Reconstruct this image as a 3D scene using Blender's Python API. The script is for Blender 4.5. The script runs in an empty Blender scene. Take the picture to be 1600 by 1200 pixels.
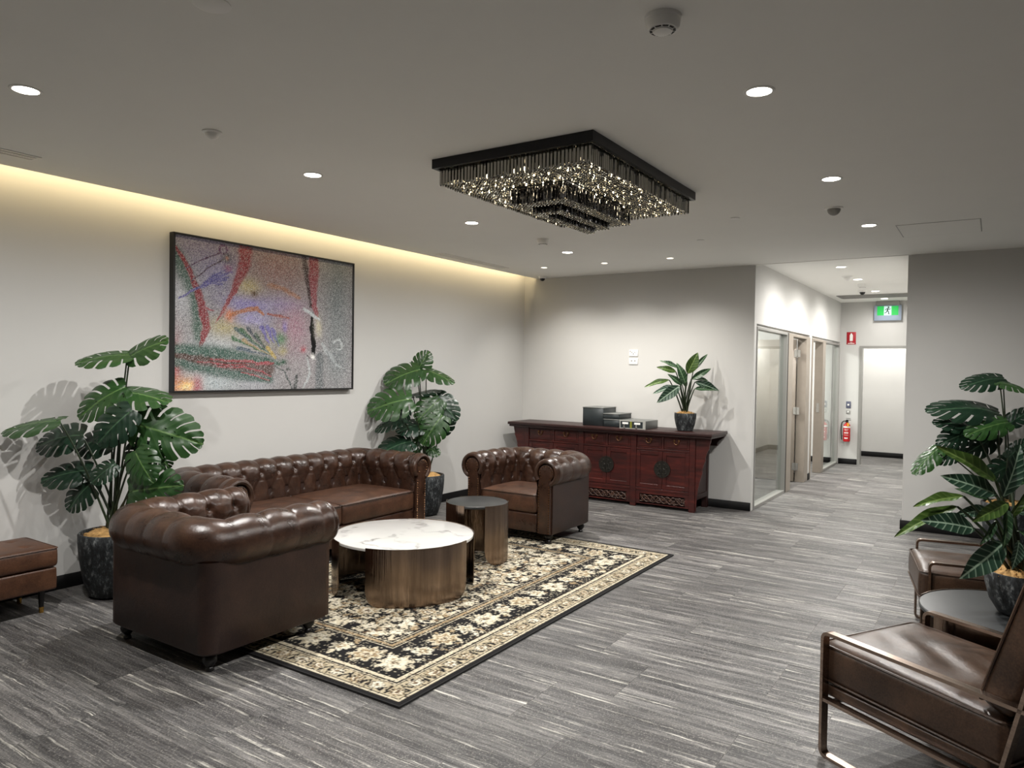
import bpy, bmesh, math, random
import numpy as np
from mathutils import Vector, Matrix, Euler

random.seed(7)
rng = np.random.default_rng(7)
PI = math.pi
sc = bpy.context.scene
COL = sc.collection

# ------------------------------------------------------------------ camera
CAM_F, YAW, PITCH, ROLL = 1140.0, math.radians(33.45), math.radians(1.17), math.radians(0.90)
CAM_P = np.array([0.0, 0.0, 1.52])
cf = np.array([-math.sin(YAW) * math.cos(PITCH), math.cos(YAW) * math.cos(PITCH), -math.sin(PITCH)])
_r0 = np.array([math.cos(YAW), math.sin(YAW), 0.0])
_u0 = np.cross(_r0, cf)
cr = _r0 * math.cos(ROLL) + _u0 * math.sin(ROLL)
cu = -_r0 * math.sin(ROLL) + _u0 * math.cos(ROLL)
cam_data = bpy.data.cameras.new('camera')
cam = bpy.data.objects.new('camera', cam_data)
COL.objects.link(cam)
m = Matrix.Identity(4)
for i in range(3):
    m[i][0], m[i][1], m[i][2], m[i][3] = cr[i], cu[i], -cf[i], CAM_P[i]
cam.matrix_world = m
cam_data.sensor_width = 36.0
cam_data.lens = 36.0 * CAM_F / 1600.0
cam_data.clip_start = 0.02
sc.camera = cam

# ------------------------------------------------------------------ world, exposure
w = bpy.data.worlds.new('world')
sc.world = w
w.use_nodes = True
w.node_tree.nodes['Background'].inputs[0].default_value = (0.9, 0.95, 1.0, 1)
w.node_tree.nodes['Background'].inputs[1].default_value = 0.02
sc.view_settings.view_transform = 'Standard'
sc.view_settings.look = 'None'
sc.view_settings.exposure = 0.0
sc.view_settings.gamma = 1.0
sc.view_settings.use_curve_mapping = False
sc.cycles.use_denoising = True
sc.cycles.sample_clamp_indirect = 8.0
sc.cycles.max_bounces = 10

LOUNGE_W = 145.0      # watts of one lounge downlight
WASH_W = 62.0         # small wall washers
HALL_W = 128.0        # corridor downlights
COVE_W = 34.0         # LED strip in the cove
OFFICE_W = 105.0  # watts of one added, unseen office panel light


def lin(c):
    o = []
    for v in c[:3]:
        v = v / 255.0
        o.append(v / 12.92 if v <= 0.04045 else ((v + 0.055) / 1.055) ** 2.4)
    return tuple(o) + (1.0,)


def ray(px, py):
    return cr * (px - 800) / CAM_F + cu * (600 - py) / CAM_F + cf


def onx(px, py, X):          # point of the plane x = X seen at a photo pixel
    d = ray(px, py)
    return CAM_P + d * (X / d[0])


def deep(px, py, dep):       # point at a distance dep in front of the lens
    return CAM_P + ray(px, py) * dep


# ------------------------------------------------------------------ materials
class NT:
    def __init__(s, name):
        s.m = bpy.data.materials.new(name)
        s.m.use_nodes = True
        s.t = s.m.node_tree
        s.b = s.t.nodes['Principled BSDF']

    def n(s, typ, **kw):
        nd = s.t.nodes.new(typ)
        for k, v in kw.items():
            if k.startswith('i_'):
                key = k[2:]
                key = int(key) if key.isdigit() else key.replace('_', ' ')
                nd.inputs[key].default_value = v
            else:
                setattr(nd, k, v)
        return nd

    def l(s, a, b):
        s.t.links.new(a, b)

    def ramp(s, src, stops):
        r = s.n('ShaderNodeValToRGB')
        e = r.color_ramp.elements
        while len(e) < len(stops):
            e.new(0.5)
        for i, (p, c) in enumerate(stops):
            e[i].position = p
            e[i].color = c if len(c) == 4 else tuple(c) + (1,)
        s.l(src, r.inputs[0])
        return r.outputs[0]

    def mix(s, f, a, b, mode='MIX'):
        x = s.n('ShaderNodeMix', data_type='RGBA', blend_type=mode)
        for sock, v in ((x.inputs[0], f), (x.inputs[6], a), (x.inputs[7], b)):
            if hasattr(v, 'is_linked'):
                s.l(v, sock)
            else:
                sock.default_value = v
        return x.outputs[2]

    def noise(s, vec, scale, detail=3, rough=0.55, stretch=None):
        if stretch is not None:
            mp = s.n('ShaderNodeMapping')
            mp.inputs['Scale'].default_value = stretch
            s.l(vec, mp.inputs[0])
            vec = mp.outputs[0]
        nz = s.n('ShaderNodeTexNoise', i_Scale=scale, i_Detail=detail, i_Roughness=rough)
        s.l(vec, nz.inputs['Vector'])
        return nz.outputs[0]

    def coord(s, kind='Object'):
        return s.n('ShaderNodeTexCoord').outputs[kind]

    def bump(s, h, strength, dist=0.002):
        b = s.n('ShaderNodeBump', i_Strength=strength, i_Distance=dist)
        s.l(h, b.inputs['Height'])
        s.l(b.outputs[0], s.b.inputs['Normal'])

    def set(s, **kw):
        for k, v in kw.items():
            s.b.inputs[k.replace('_', ' ')].default_value = v


def simple(name, rgb, rough=0.5, metal=0.0, var=0.0, scale=8.0, bump=0.0, bscale=60.0, stretch=None, spec=0.5, coat=0.0):
    t = NT(name)
    c = lin(rgb)
    t.set(Base_Color=c, Roughness=rough, Metallic=metal, Specular_IOR_Level=spec, Coat_Weight=coat, Coat_Roughness=0.15)
    co = t.coord()
    if var:
        nz = t.noise(co, scale, 4, 0.6, stretch)
        a = tuple(x * (1 - var) for x in c[:3]) + (1,)
        b = tuple(min(1, x * (1 + var)) for x in c[:3]) + (1,)
        t.l(t.ramp(nz, [(0.3, a), (0.7, b)]), t.b.inputs['Base Color'])
    if bump:
        t.bump(t.noise(co, bscale, 3, 0.6, stretch), bump)
    return t.m


def leather(name, dark, mid, light, rough=0.33, sc_=9.0, bscale=1.0):
    t = NT(name)
    co = t.coord()
    big = t.noise(co, sc_, 5, 0.65)
    col = t.ramp(big, [(0.30, lin(dark)), (0.52, lin(mid)), (0.75, lin(light))])
    fine = t.noise(co, 140, 2, 0.5)
    col = t.mix(0.25, col, t.ramp(fine, [(0.35, lin(dark)), (0.7, lin(light))]))
    t.l(col, t.b.inputs['Base Color'])
    r = t.n('ShaderNodeMapRange')
    t.l(big, r.inputs[0])
    r.inputs[3].default_value = rough - 0.07
    r.inputs[4].default_value = rough + 0.12
    t.l(r.outputs[0], t.b.inputs['Roughness'])
    t.set(Specular_IOR_Level=0.5)
    t.bump(t.noise(co, 46 * bscale, 6, 0.68), 0.32, 0.004)
    return t.m


def brushed(name, rgb, rough=0.3, stretch=(16, 16, 0.5), bd=0.02):
    t = NT(name)
    co = t.coord()
    c = lin(rgb)
    nz = t.noise(co, 1.6, 5, 0.6, stretch)
    a = tuple(x * 0.72 for x in c[:3]) + (1,)
    b = tuple(min(1, x * 1.25) for x in c[:3]) + (1,)
    t.l(t.ramp(nz, [(0.32, a), (0.7, b)]), t.b.inputs['Base Color'])
    t.set(Metallic=1.0, Roughness=rough)
    t.bump(nz, 0.4, bd)
    return t.m


def emit(name, rgb, strength):
    t = NT(name)
    c = lin(rgb)
    t.set(Base_Color=c, Emission_Color=c, Emission_Strength=strength)
    return t.m


def wall_paint(name, rgb):
    t = NT(name)
    co = t.coord()
    c = lin(rgb)
    nz = t.noise(co, 3, 3)
    a = tuple(x * 0.985 for x in c[:3]) + (1,)
    t.l(t.ramp(nz, [(0.3, a), (0.7, c)]), t.b.inputs['Base Color'])
    t.set(Roughness=0.75, Specular_IOR_Level=0.25)
    t.bump(t.noise(co, 260, 2), 0.05, 0.001)
    return t.m


def floor_mat():
    t = NT('floor_tile_vinyl')
    co = t.coord('Object')
    oi = t.n('ShaderNodeObjectInfo')
    rnd = t.n('ShaderNodeTexWhiteNoise', noise_dimensions='1D')
    t.l(oi.outputs['Random'], rnd.inputs['W'])
    sc3 = t.n('ShaderNodeVectorMath', operation='SCALE')
    t.l(rnd.outputs['Color'], sc3.inputs[0])
    sc3.inputs['Scale'].default_value = 37.0
    add = t.n('ShaderNodeVectorMath', operation='ADD')
    t.l(co, add.inputs[0])
    t.l(sc3.outputs[0], add.inputs[1])
    wv = t.n('ShaderNodeTexNoise', i_Scale=7.0, i_Detail=4.0, i_Roughness=0.65)
    t.l(add.outputs[0], wv.inputs['Vector'])
    wm = t.n('ShaderNodeVectorMath', operation='MULTIPLY_ADD')      # wavering grain
    t.l(wv.outputs['Color'], wm.inputs[0])
    wm.inputs[1].default_value = (0.0, 0.022, 0.0)
    t.l(add.outputs[0], wm.inputs[2])
    v = wm.outputs[0]
    base = t.noise(v, 1.0, 5, 0.62, (1.3, 20, 1))
    col = t.ramp(base, [(0.30, lin((50, 50, 51))), (0.46, lin((86, 85, 85))), (0.60, lin((126, 124, 122))), (0.74, lin((158, 155, 151)))])
    band = t.noise(v, 1.0, 3, 0.5, (0.8, 5.5, 1))
    col = t.mix(t.ramp(band, [(0.38, (0.0,) * 3), (0.66, (0.55,) * 3)]), col, lin((66, 63, 63)))
    streak = t.noise(v, 1.0, 6, 0.62, (1.5, 52, 1))
    brk = t.noise(v, 5, 4, 0.75)
    st = t.ramp(streak, [(0.57, (0,) * 3), (0.66, (1,) * 3)])
    bk = t.ramp(brk, [(0.40, (0,) * 3), (0.56, (1,) * 3)])
    f = t.mix(1.0, st, bk, 'MULTIPLY')
    col = t.mix(f, col, lin((204, 201, 191)))
    fine = t.noise(v, 1.0, 4, 0.65, (5, 120, 1))
    col = t.mix(1.0, col, t.ramp(fine, [(0.30, (0.42,) * 3), (0.50, (0.98,) * 3), (0.68, (1.60,) * 3)]), 'MULTIPLY')
    speck = t.noise(v, 130, 3, 0.75)
    col = t.mix(t.ramp(speck, [(0.54, (0,) * 3), (0.70, (0.55,) * 3)]), col, lin((190, 186, 178)))
    col = t.mix(t.ramp(speck, [(0.28, (0.5,) * 3), (0.42, (0,) * 3)]), col, lin((40, 38, 38)))
    tone = t.n('ShaderNodeMapRange')
    t.l(rnd.outputs['Value'], tone.inputs[0])
    tone.inputs[3].default_value = 0.68
    tone.inputs[4].default_value = 1.02
    hs = t.n('ShaderNodeHueSaturation')
    t.l(tone.outputs[0], hs.inputs['Value'])
    t.l(col, hs.inputs['Color'])
    t.l(hs.outputs[0], t.b.inputs['Base Color'])
    t.set(Roughness=0.5, Specular_IOR_Level=0.35)
    t.bump(streak, 0.18, 0.002)
    return t.m


def marble_mat():
    t = NT('white_marble')
    co = t.coord()
    warp = t.n('ShaderNodeTexNoise', i_Scale=3.2, i_Detail=5.0)
    t.l(co, warp.inputs['Vector'])
    mx = t.n('ShaderNodeVectorMath', operation='MULTIPLY_ADD')
    t.l(warp.outputs['Color'], mx.inputs[0])
    mx.inputs[1].default_value = (0.5, 0.5, 0.5)
    t.l(co, mx.inputs[2])
    nz = t.noise(mx.outputs[0], 2.0, 3, 0.5)
    col = t.ramp(nz, [(0.470, lin((202, 201, 198))), (0.497, lin((142, 140, 138))), (0.503, lin((122, 120, 118))), (0.53, lin((204, 203, 200)))])
    soft = t.noise(co, 5, 4)
    col = t.mix(t.ramp(soft, [(0.42, (0.85,) * 3), (0.62, (0.1,) * 3)]), col, lin((206, 205, 202)))
    t.l(col, t.b.inputs['Base Color'])
    t.set(Roughness=0.12)
    return t.m


def glass_mat():
    t = NT('clear_glass')
    t.t.nodes.remove(t.b)
    out = [n for n in t.t.nodes if n.type == 'OUTPUT_MATERIAL'][0]
    tr = t.n('ShaderNodeBsdfTransparent')
    tr.inputs[0].default_value = (0.95, 0.975, 0.965, 1)
    gl = t.n('ShaderNodeBsdfGlossy')
    gl.inputs['Roughness'].default_value = 0.0
    fr = t.n('ShaderNodeFresnel')
    gm = t.n('ShaderNodeNewGeometry')
    ior = t.n('ShaderNodeMapRange')          # both faces of the pane reflect like the outer one
    t.l(gm.outputs['Backfacing'], ior.inputs[0])
    ior.inputs[3].default_value = 1.45
    ior.inputs[4].default_value = 1.0 / 1.45
    t.l(ior.outputs[0], fr.inputs[0])
    mx = t.n('ShaderNodeMixShader')
    t.l(fr.outputs[0], mx.inputs[0])
    t.l(tr.outputs[0], mx.inputs[1])
    t.l(gl.outputs[0], mx.inputs[2])
    t.l(mx.outputs[0], out.inputs[0])
    return t.m


def wood_red():
    t = NT('red_lacquer_wood')
    co = t.coord()
    g = t.noise(co, 1.0, 5, 0.6, (3, 30, 30))
    col = t.ramp(g, [(0.3, lin((44, 16, 14))), (0.55, lin((70, 24, 20))), (0.75, lin((92, 36, 28)))])
    wear = t.noise(co, 4.5, 4, 0.7)
    col = t.mix(t.ramp(wear, [(0.45, (0.0,) * 3), (0.75, (0.75,) * 3)]), col, lin((36, 15, 13)))
    t.l(col, t.b.inputs['Base Color'])
    t.set(Roughness=0.4)
    t.bump(g, 0.1, 0.002)
    return t.m


def pot_mat():
    t = NT('black_stone_pot')
    co = t.coord()
    nz = t.noise(co, 38, 5, 0.75, (1, 1, 0.5))
    t.l(t.ramp(nz, [(0.42, lin((22, 25, 27))), (0.54, lin((46, 50, 53))), (0.66, lin((120, 124, 124)))]), t.b.inputs['Base Color'])
    t.set(Roughness=0.65)
    t.bump(nz, 0.5, 0.006)
    return t.m


def leaf_mat(name, dark, light, vein, rough=0.35, kind='monstera'):
    t = NT(name)
    co = t.coord()
    sp = t.n('ShaderNodeSeparateXYZ')
    t.l(co, sp.inputs[0])
    ab = t.n('ShaderNodeMath', operation='ABSOLUTE')
    t.l(sp.outputs[1], ab.inputs[0])
    oi = t.n('ShaderNodeObjectInfo')
    col = t.mix(t.noise(co, 3, 3), lin(dark), lin(light))
    col = t.mix(oi.outputs['Random'], col, t.mix(0.55, col, lin(light)))
    # side veins: stripes that slant forward from the midrib
    sub = t.n('ShaderNodeMath', operation='MULTIPLY_ADD')
    t.l(ab.outputs[0], sub.inputs[0])
    sub.inputs[1].default_value = -0.9
    t.l(sp.outputs[0], sub.inputs[2])
    mu = t.n('ShaderNodeMath', operation='MULTIPLY')
    t.l(sub.outputs[0], mu.inputs[0])
    mu.inputs[1].default_value = 48.0 if kind != 'monstera' else 38.0
    sn = t.n('ShaderNodeMath', operation='SINE')
    t.l(mu.outputs[0], sn.inputs[0])
    if kind == 'monstera':
        vs = t.ramp(sn.outputs[0], [(0.92, (0,) * 3), (1.0, (0.22,) * 3)])
    elif kind == 'striped':
        vs = t.ramp(sn.outputs[0], [(0.72, (0,) * 3), (0.99, (0.5,) * 3)])
    else:
        vs = t.ramp(sn.outputs[0], [(0.6, (0,) * 3), (1.0, (0.4,) * 3)])
    col = t.mix(vs, col, lin(vein))
    mid = t.ramp(ab.outputs[0], [(0.008, (1,) * 3), (0.02, (0,) * 3)])
    col = t.mix(mid, col, lin(vein))
    t.l(col, t.b.inputs['Base Color'])
    t.set(Roughness=rough, Specular_IOR_Level=0.5)
    try:
        t.b.inputs['Subsurface Weight'].default_value = 0.0
    except Exception:
        pass
    t.bump(sn.outputs[0], 0.15, 0.004)
    return t.m


def attr_mat(name, rough=0.9, bump=0.0, bscale=200, gain=1.0):
    t = NT(name)
    a = t.n('ShaderNodeAttribute', attribute_name='col')
    t.l(a.outputs['Color'], t.b.inputs['Base Color'])
    t.set(Roughness=rough, Specular_IOR_Level=0.2)
    if bump:
        t.bump(t.noise(t.coord(), bscale, 3), bump, 0.004)
    return t.m


MT = {}
MT['wall'] = wall_paint('warm_white_wall_paint', (199, 198, 195))
MT['ceiling'] = wall_paint('ceiling_paint', (240, 239, 235))
MT['base'] = simple('black_skirting', (10, 10, 11), 0.6, spec=0.3)
MT['floor'] = floor_mat()
MT['joint'] = simple('floor_joint', (150, 147, 143), 0.8, var=0.1)
MT['chest'] = leather('oxblood_brown_leather', (32, 20, 15), (56, 36, 27), (84, 58, 43), 0.27)
MT['chest_side'] = leather('brown_leather_panel', (34, 21, 18), (50, 33, 27), (63, 43, 35), 0.42, 6)
MT['seatlea'] = leather('brown_leather_seat', (42, 25, 17), (72, 46, 32), (98, 66, 46), 0.42, 7)
MT['lounge'] = leather('tan_brown_leather', (36, 25, 18), (60, 43, 32), (90, 67, 51), 0.30, 6)
MT['ottoman'] = leather('cognac_leather', (54, 33, 22), (80, 51, 34), (104, 70, 48), 0.42, 8)
MT['stud'] = simple('dark_bronze_nail', (128, 96, 70), 0.3, 1.0)
MT['blackfoot'] = simple('black_turned_wood', (14, 12, 12), 0.3)
MT['brass'] = simple('brass_ferrule', (190, 150, 80), 0.25, 1.0)
MT['bronze'] = brushed('brushed_bronze', (138, 120, 106), 0.20)
MT['bronze_bar'] = brushed('bronze_bar', (170, 150, 136), 0.25, (3, 60, 60), 0.001)
MT['marble'] = marble_mat()
MT['darktop'] = simple('dark_grey_table_top', (42, 44, 45), 0.38, var=0.12, scale=20)
MT['red'] = wood_red()
MT['blackwood'] = simple('dark_brown_wood', (44, 20, 18), 0.42, var=0.35, scale=6, stretch=(2, 14, 14))
MT['carve'] = simple('carved_wood', (70, 44, 32), 0.5, var=0.5, scale=30)
MT['iron'] = simple('dark_iron_fitting', (58, 56, 52), 0.38, 0.7, var=0.3, scale=40)
MT['pull'] = simple('aged_brass_pull', (108, 76, 52), 0.32, 0.8, var=0.3, scale=40)
MT['pot'] = pot_mat()
MT['moss'] = simple('dry_moss', (176, 138, 84), 0.9, var=0.45, scale=30, bump=0.7, bscale=90)
MT['stem'] = simple('dark_green_stem', (38, 50, 30), 0.4, var=0.3, scale=6)
MT['monstera'] = leaf_mat('monstera_leaf', (16, 42, 22), (44, 78, 34), (84, 114, 62))
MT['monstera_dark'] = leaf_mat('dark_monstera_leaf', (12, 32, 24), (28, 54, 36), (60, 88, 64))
MT['lance'] = leaf_mat('green_lance_leaf', (30, 54, 22), (62, 86, 32), (104, 126, 66), kind='lance')
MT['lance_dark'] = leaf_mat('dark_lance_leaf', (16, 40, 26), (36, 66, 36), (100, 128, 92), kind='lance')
MT['lance_stripe'] = leaf_mat('striped_lance_leaf', (18, 40, 30), (36, 62, 46), (140, 162, 140), kind='striped')
MT['frame'] = simple('black_picture_frame', (18, 18, 19), 0.4)
MT['canvas'] = attr_mat('painted_canvas', 0.7, 0.3, 300)
MT['rug'] = attr_mat('rug_pile', 0.95, 0.6, 420)
MT['rugedge'] = simple('black_rug_binding', (18, 17, 17), 0.9, bump=0.4, bscale=200)
MT['chand'] = simple('charcoal_metal', (40, 41, 44), 0.35, 0.6)
MT['mirror'] = simple('polished_steel', (150, 148, 142), 0.08, 1.0)
MT['smoke'] = simple('smoky_crystal', (170, 168, 162), 0.06, 0.95)
MT['smoke_dark'] = simple('dark_smoky_crystal', (120, 120, 124), 0.07, 0.95)
MT['bead'] = simple('bright_crystal', (206, 203, 192), 0.05, 1.0)
MT['plastic'] = simple('white_plastic', (236, 235, 232), 0.35)
MT['greyplastic'] = simple('grey_plastic', (150, 149, 145), 0.45)
MT['dark'] = simple('dark_slot', (20, 20, 20), 0.6)
MT['dome'] = simple('dark_dome_lens', (12, 12, 13), 0.08)
MT['taupe'] = simple('taupe_metal_frame', (142, 133, 122), 0.4, 0.0, var=0.05)
MT['alu'] = simple('grey_aluminium_frame', (150, 149, 145), 0.4, 0.3)
MT['blackgasket'] = simple('black_gasket', (22, 21, 20), 0.5)
MT['chrome'] = simple('satin_steel', (190, 188, 184), 0.22, 1.0)
MT['glass'] = glass_mat()
MT['redpaint'] = simple('red_enamel', (176, 22, 28), 0.25)
MT['signred'] = simple('red_sign', (172, 20, 34), 0.5)
MT['white'] = simple('white_print', (238, 236, 232), 0.5)
MT['yellow'] = simple('yellow_tag', (214, 150, 40), 0.5)
MT['rubber'] = simple('black_rubber', (20, 20, 20), 0.6)
MT['keypad'] = simple('blue_grey_plate', (84, 88, 108), 0.35)
MT['boxdark'] = simple('dark_slate_box', (38, 44, 46), 0.4, var=0.08)
MT['boxgrey'] = simple('grey_metal_box', (112, 114, 112), 0.35, 0.3)
MT['boxlight'] = simple('light_metal_edge', (176, 176, 170), 0.35, 0.3)
MT['olive'] = simple('olive_strip', (120, 122, 40), 0.5)
MT['chairgrey'] = simple('pale_grey_plastic', (150, 152, 150), 0.5)
MT['led'] = emit('downlight_led', (255, 246, 232), 24.0)
MT['led_small'] = emit('small_downlight_led', (255, 243, 224), 5.0)
MT['cove_led'] = emit('warm_cove_led', (255, 206, 120), 3.0)
MT['bulb'] = emit('warm_bulb', (255, 236, 196), 13.0)
MT['exit_green'] = emit('exit_green', (8, 140, 54), 1.5)
MT['exit_white'] = emit('exit_white', (180, 210, 204), 0.7)
MT['acrylic'] = simple('pale_blue_acrylic', (160, 174, 194), 0.25)
MT['panel_led'] = emit('added_panel_led', (255, 252, 246), 4.0)


# ------------------------------------------------------------------ mesh helpers
def link(name, me, mat, parent=None, smooth=False, kind=None):
    o = bpy.data.objects.new(name, me)
    COL.objects.link(o)
    if mat is not None:
        for mm in (mat if isinstance(mat, (list, tuple)) else [mat]):
            me.materials.append(mm)
    if smooth:
        me.polygons.foreach_set('use_smooth', [True] * len(me.polygons))
    if parent is not None:
        o.parent = parent
    if kind:
        o['kind'] = kind
    return o


def pyd(name, V, F, mat, parent=None, smooth=False, kind=None):
    me = bpy.data.meshes.new(name)
    me.from_pydata([tuple(map(float, v)) for v in V], [], F)
    me.update()
    return link(name, me, mat, parent, smooth, kind)


def obj(name, bm, mat, parent=None, smooth=False, kind=None):
    me = bpy.data.meshes.new(name)
    bmesh.ops.recalc_face_normals(bm, faces=bm.faces)
    bm.to_mesh(me)
    bm.free()
    o = link(name, me, mat, parent, False, kind)
    if smooth:
        shade(o)
    return o


def shade(o, angle=40):
    me = o.data
    me.polygons.foreach_set('use_smooth', [True] * len(me.polygons))
    try:
        me.set_sharp_from_angle(angle=math.radians(angle))
    except Exception:
        pass


def again(src, parent=None, name=None, **kw):          # same mesh, one more object
    o = bpy.data.objects.new(name or src.name.split('.')[0], src.data)
    COL.objects.link(o)
    if parent is not None:
        o.parent = parent
    for k, v in kw.items():
        setattr(o, k, v)
    return o


def thing(name, label, cat, loc=(0, 0, 0), rz=0.0, group=None):
    o = bpy.data.objects.new(name, None)
    COL.objects.link(o)
    o.empty_display_size = 0.1
    o.location = loc
    o.rotation_euler = (0, 0, rz)
    o['label'] = label
    o['category'] = cat
    if group:
        o['group'] = group
    return o


def tag(o, label, cat, group=None):
    o['label'] = label
    o['category'] = cat
    if group:
        o['group'] = group
    return o


def struct(o):
    o['kind'] = 'structure'
    return o


def box(bm, x0, x1, y0, y1, z0, z1, bev=0.0, seg=2, M=None):
    vs = [bm.verts.new((x, y, z)) for z in (z0, z1) for y in (y0, y1) for x in (x0, x1)]
    q = [(0, 2, 3, 1), (4, 5, 7, 6), (0, 1, 5, 4), (2, 6, 7, 3), (0, 4, 6, 2), (1, 3, 7, 5)]
    fs = [bm.faces.new([vs[i] for i in f]) for f in q]
    if bev:
        es = list({e for f in fs for e in f.edges})
        r = bmesh.ops.bevel(bm, geom=es, offset=bev, segments=seg, profile=0.5, affect='EDGES')
        vs = list({v for f in r['faces'] for v in f.verts} | {v for v in vs if v.is_valid})
    if M is not None:
        bmesh.ops.transform(bm, matrix=M, verts=vs)
    return vs


def bxo(name, dims, mat, parent=None, bev=0.0, seg=2, kind=None):
    bm = bmesh.new()
    box(bm, *dims, bev=bev, seg=seg)
    o = obj(name, bm, mat, parent, False, kind)
    if bev:
        shade(o, 50)
    return o


def lathe(bm, prof, n=24, cx=0, cy=0, cap0=True, cap1=True, wob=None):
    rings = []
    for (r, z) in prof:
        rings.append([bm.verts.new((cx + r * math.cos(2 * PI * i / n), cy + r * math.sin(2 * PI * i / n), z)) for i in range(n)])
    for a, b in zip(rings, rings[1:]):
        for i in range(n):
            j = (i + 1) % n
            bm.faces.new((a[i], a[j], b[j], b[i]))
    if cap0:
        bm.faces.new(rings[0][::-1])
    if cap1:
        bm.faces.new(rings[-1])
    return [v for r in rings for v in r]


def tube(bm, pts, rad, n=8, cap=True):
    pts = [Vector(p) for p in pts]
    rads = rad if isinstance(rad, (list, tuple)) else [rad] * len(pts)
    rings = []
    t0 = (pts[1] - pts[0]).normalized()
    up = Vector((0, 0, 1)) if abs(t0.z) < 0.9 else Vector((1, 0, 0))
    nrm = t0.cross(up).normalized()
    for i, p in enumerate(pts):
        if i == 0:
            t = t0
        elif i == len(pts) - 1:
            t = (pts[i] - pts[i - 1]).normalized()
        else:
            t = (pts[i + 1] - pts[i - 1]).normalized()
        nrm = (nrm - t * nrm.dot(t)).normalized()
        b = t.cross(nrm)
        rings.append([bm.verts.new(p + (nrm * math.cos(2 * PI * k / n) + b * math.sin(2 * PI * k / n)) * rads[i]) for k in range(n)])
    for a, b in zip(rings, rings[1:]):
        for k in range(n):
            j = (k + 1) % n
            bm.faces.new((a[k], a[j], b[j], b[k]))
    if cap:
        bm.faces.new(rings[0][::-1])
        bm.faces.new(rings[-1])


def bar(bm, pts, wy, th, y):
    """flat metal bar: path of (x, z) points in a vertical plane, width wy about y, thickness th"""
    n = len(pts)
    P = [Vector((a, 0, b)) for a, b in pts]
    rows = []
    for i in range(n):
        if i == 0:
            t = (P[1] - P[0]).normalized()
        elif i == n - 1:
            t = (P[-1] - P[-2]).normalized()
        else:
            t = ((P[i + 1] - P[i]).normalized() + (P[i] - P[i - 1]).normalized()).normalized()
        nn = Vector((-t.z, 0, t.x)) * th / 2
        q = P[i]
        rows.append([bm.verts.new((q + s * nn) + Vector((0, y + d * wy / 2, 0))) for s, d in ((1, -1), (1, 1), (-1, 1), (-1, -1))])
    for a, b in zip(rows, rows[1:]):
        for k in range(4):
            j = (k + 1) % 4
            bm.faces.new((a[k], b[k], b[j], a[j]))
    bm.faces.new(rows[0])
    bm.faces.new(rows[-1][::-1])


def round_path(pts, r, seg=5):
    out = [pts[0]]
    for a, b, c in zip(pts, pts[1:], pts[2:]):
        A, B, Cc = Vector((a[0], a[1])), Vector((b[0], b[1])), Vector((c[0], c[1]))
        d0, d1 = (A - B).normalized(), (Cc - B).normalized()
        p0, p1 = B + d0 * r, B + d1 * r
        for k in range(seg + 1):
            t = k / seg
            q = p0.lerp(B, t).lerp(B.lerp(p1, t), t)
            out.append((q.x, q.y))
    out.append(pts[-1])
    return out


def prism(bm, poly, y0, y1, bev=0.0):
    """polygon in (x, z) extruded from y0 to y1"""
    a = [bm.verts.new((x, y0, z)) for x, z in poly]
    b = [bm.verts.new((x, y1, z)) for x, z in poly]
    n = len(poly)
    fs = [bm.faces.new(a), bm.faces.new(b[::-1])]
    for i in range(n):
        j = (i + 1) % n
        fs.append(bm.faces.new((a[j], a[i], b[i], b[j])))
    if bev:
        es = [e for e in fs[0].edges] + [e for e in fs[1].edges]
        bmesh.ops.bevel(bm, geom=es, offset=bev, segments=2, profile=0.5, affect='EDGES')
    bmesh.ops.recalc_face_normals(bm, faces=bm.faces)


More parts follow.
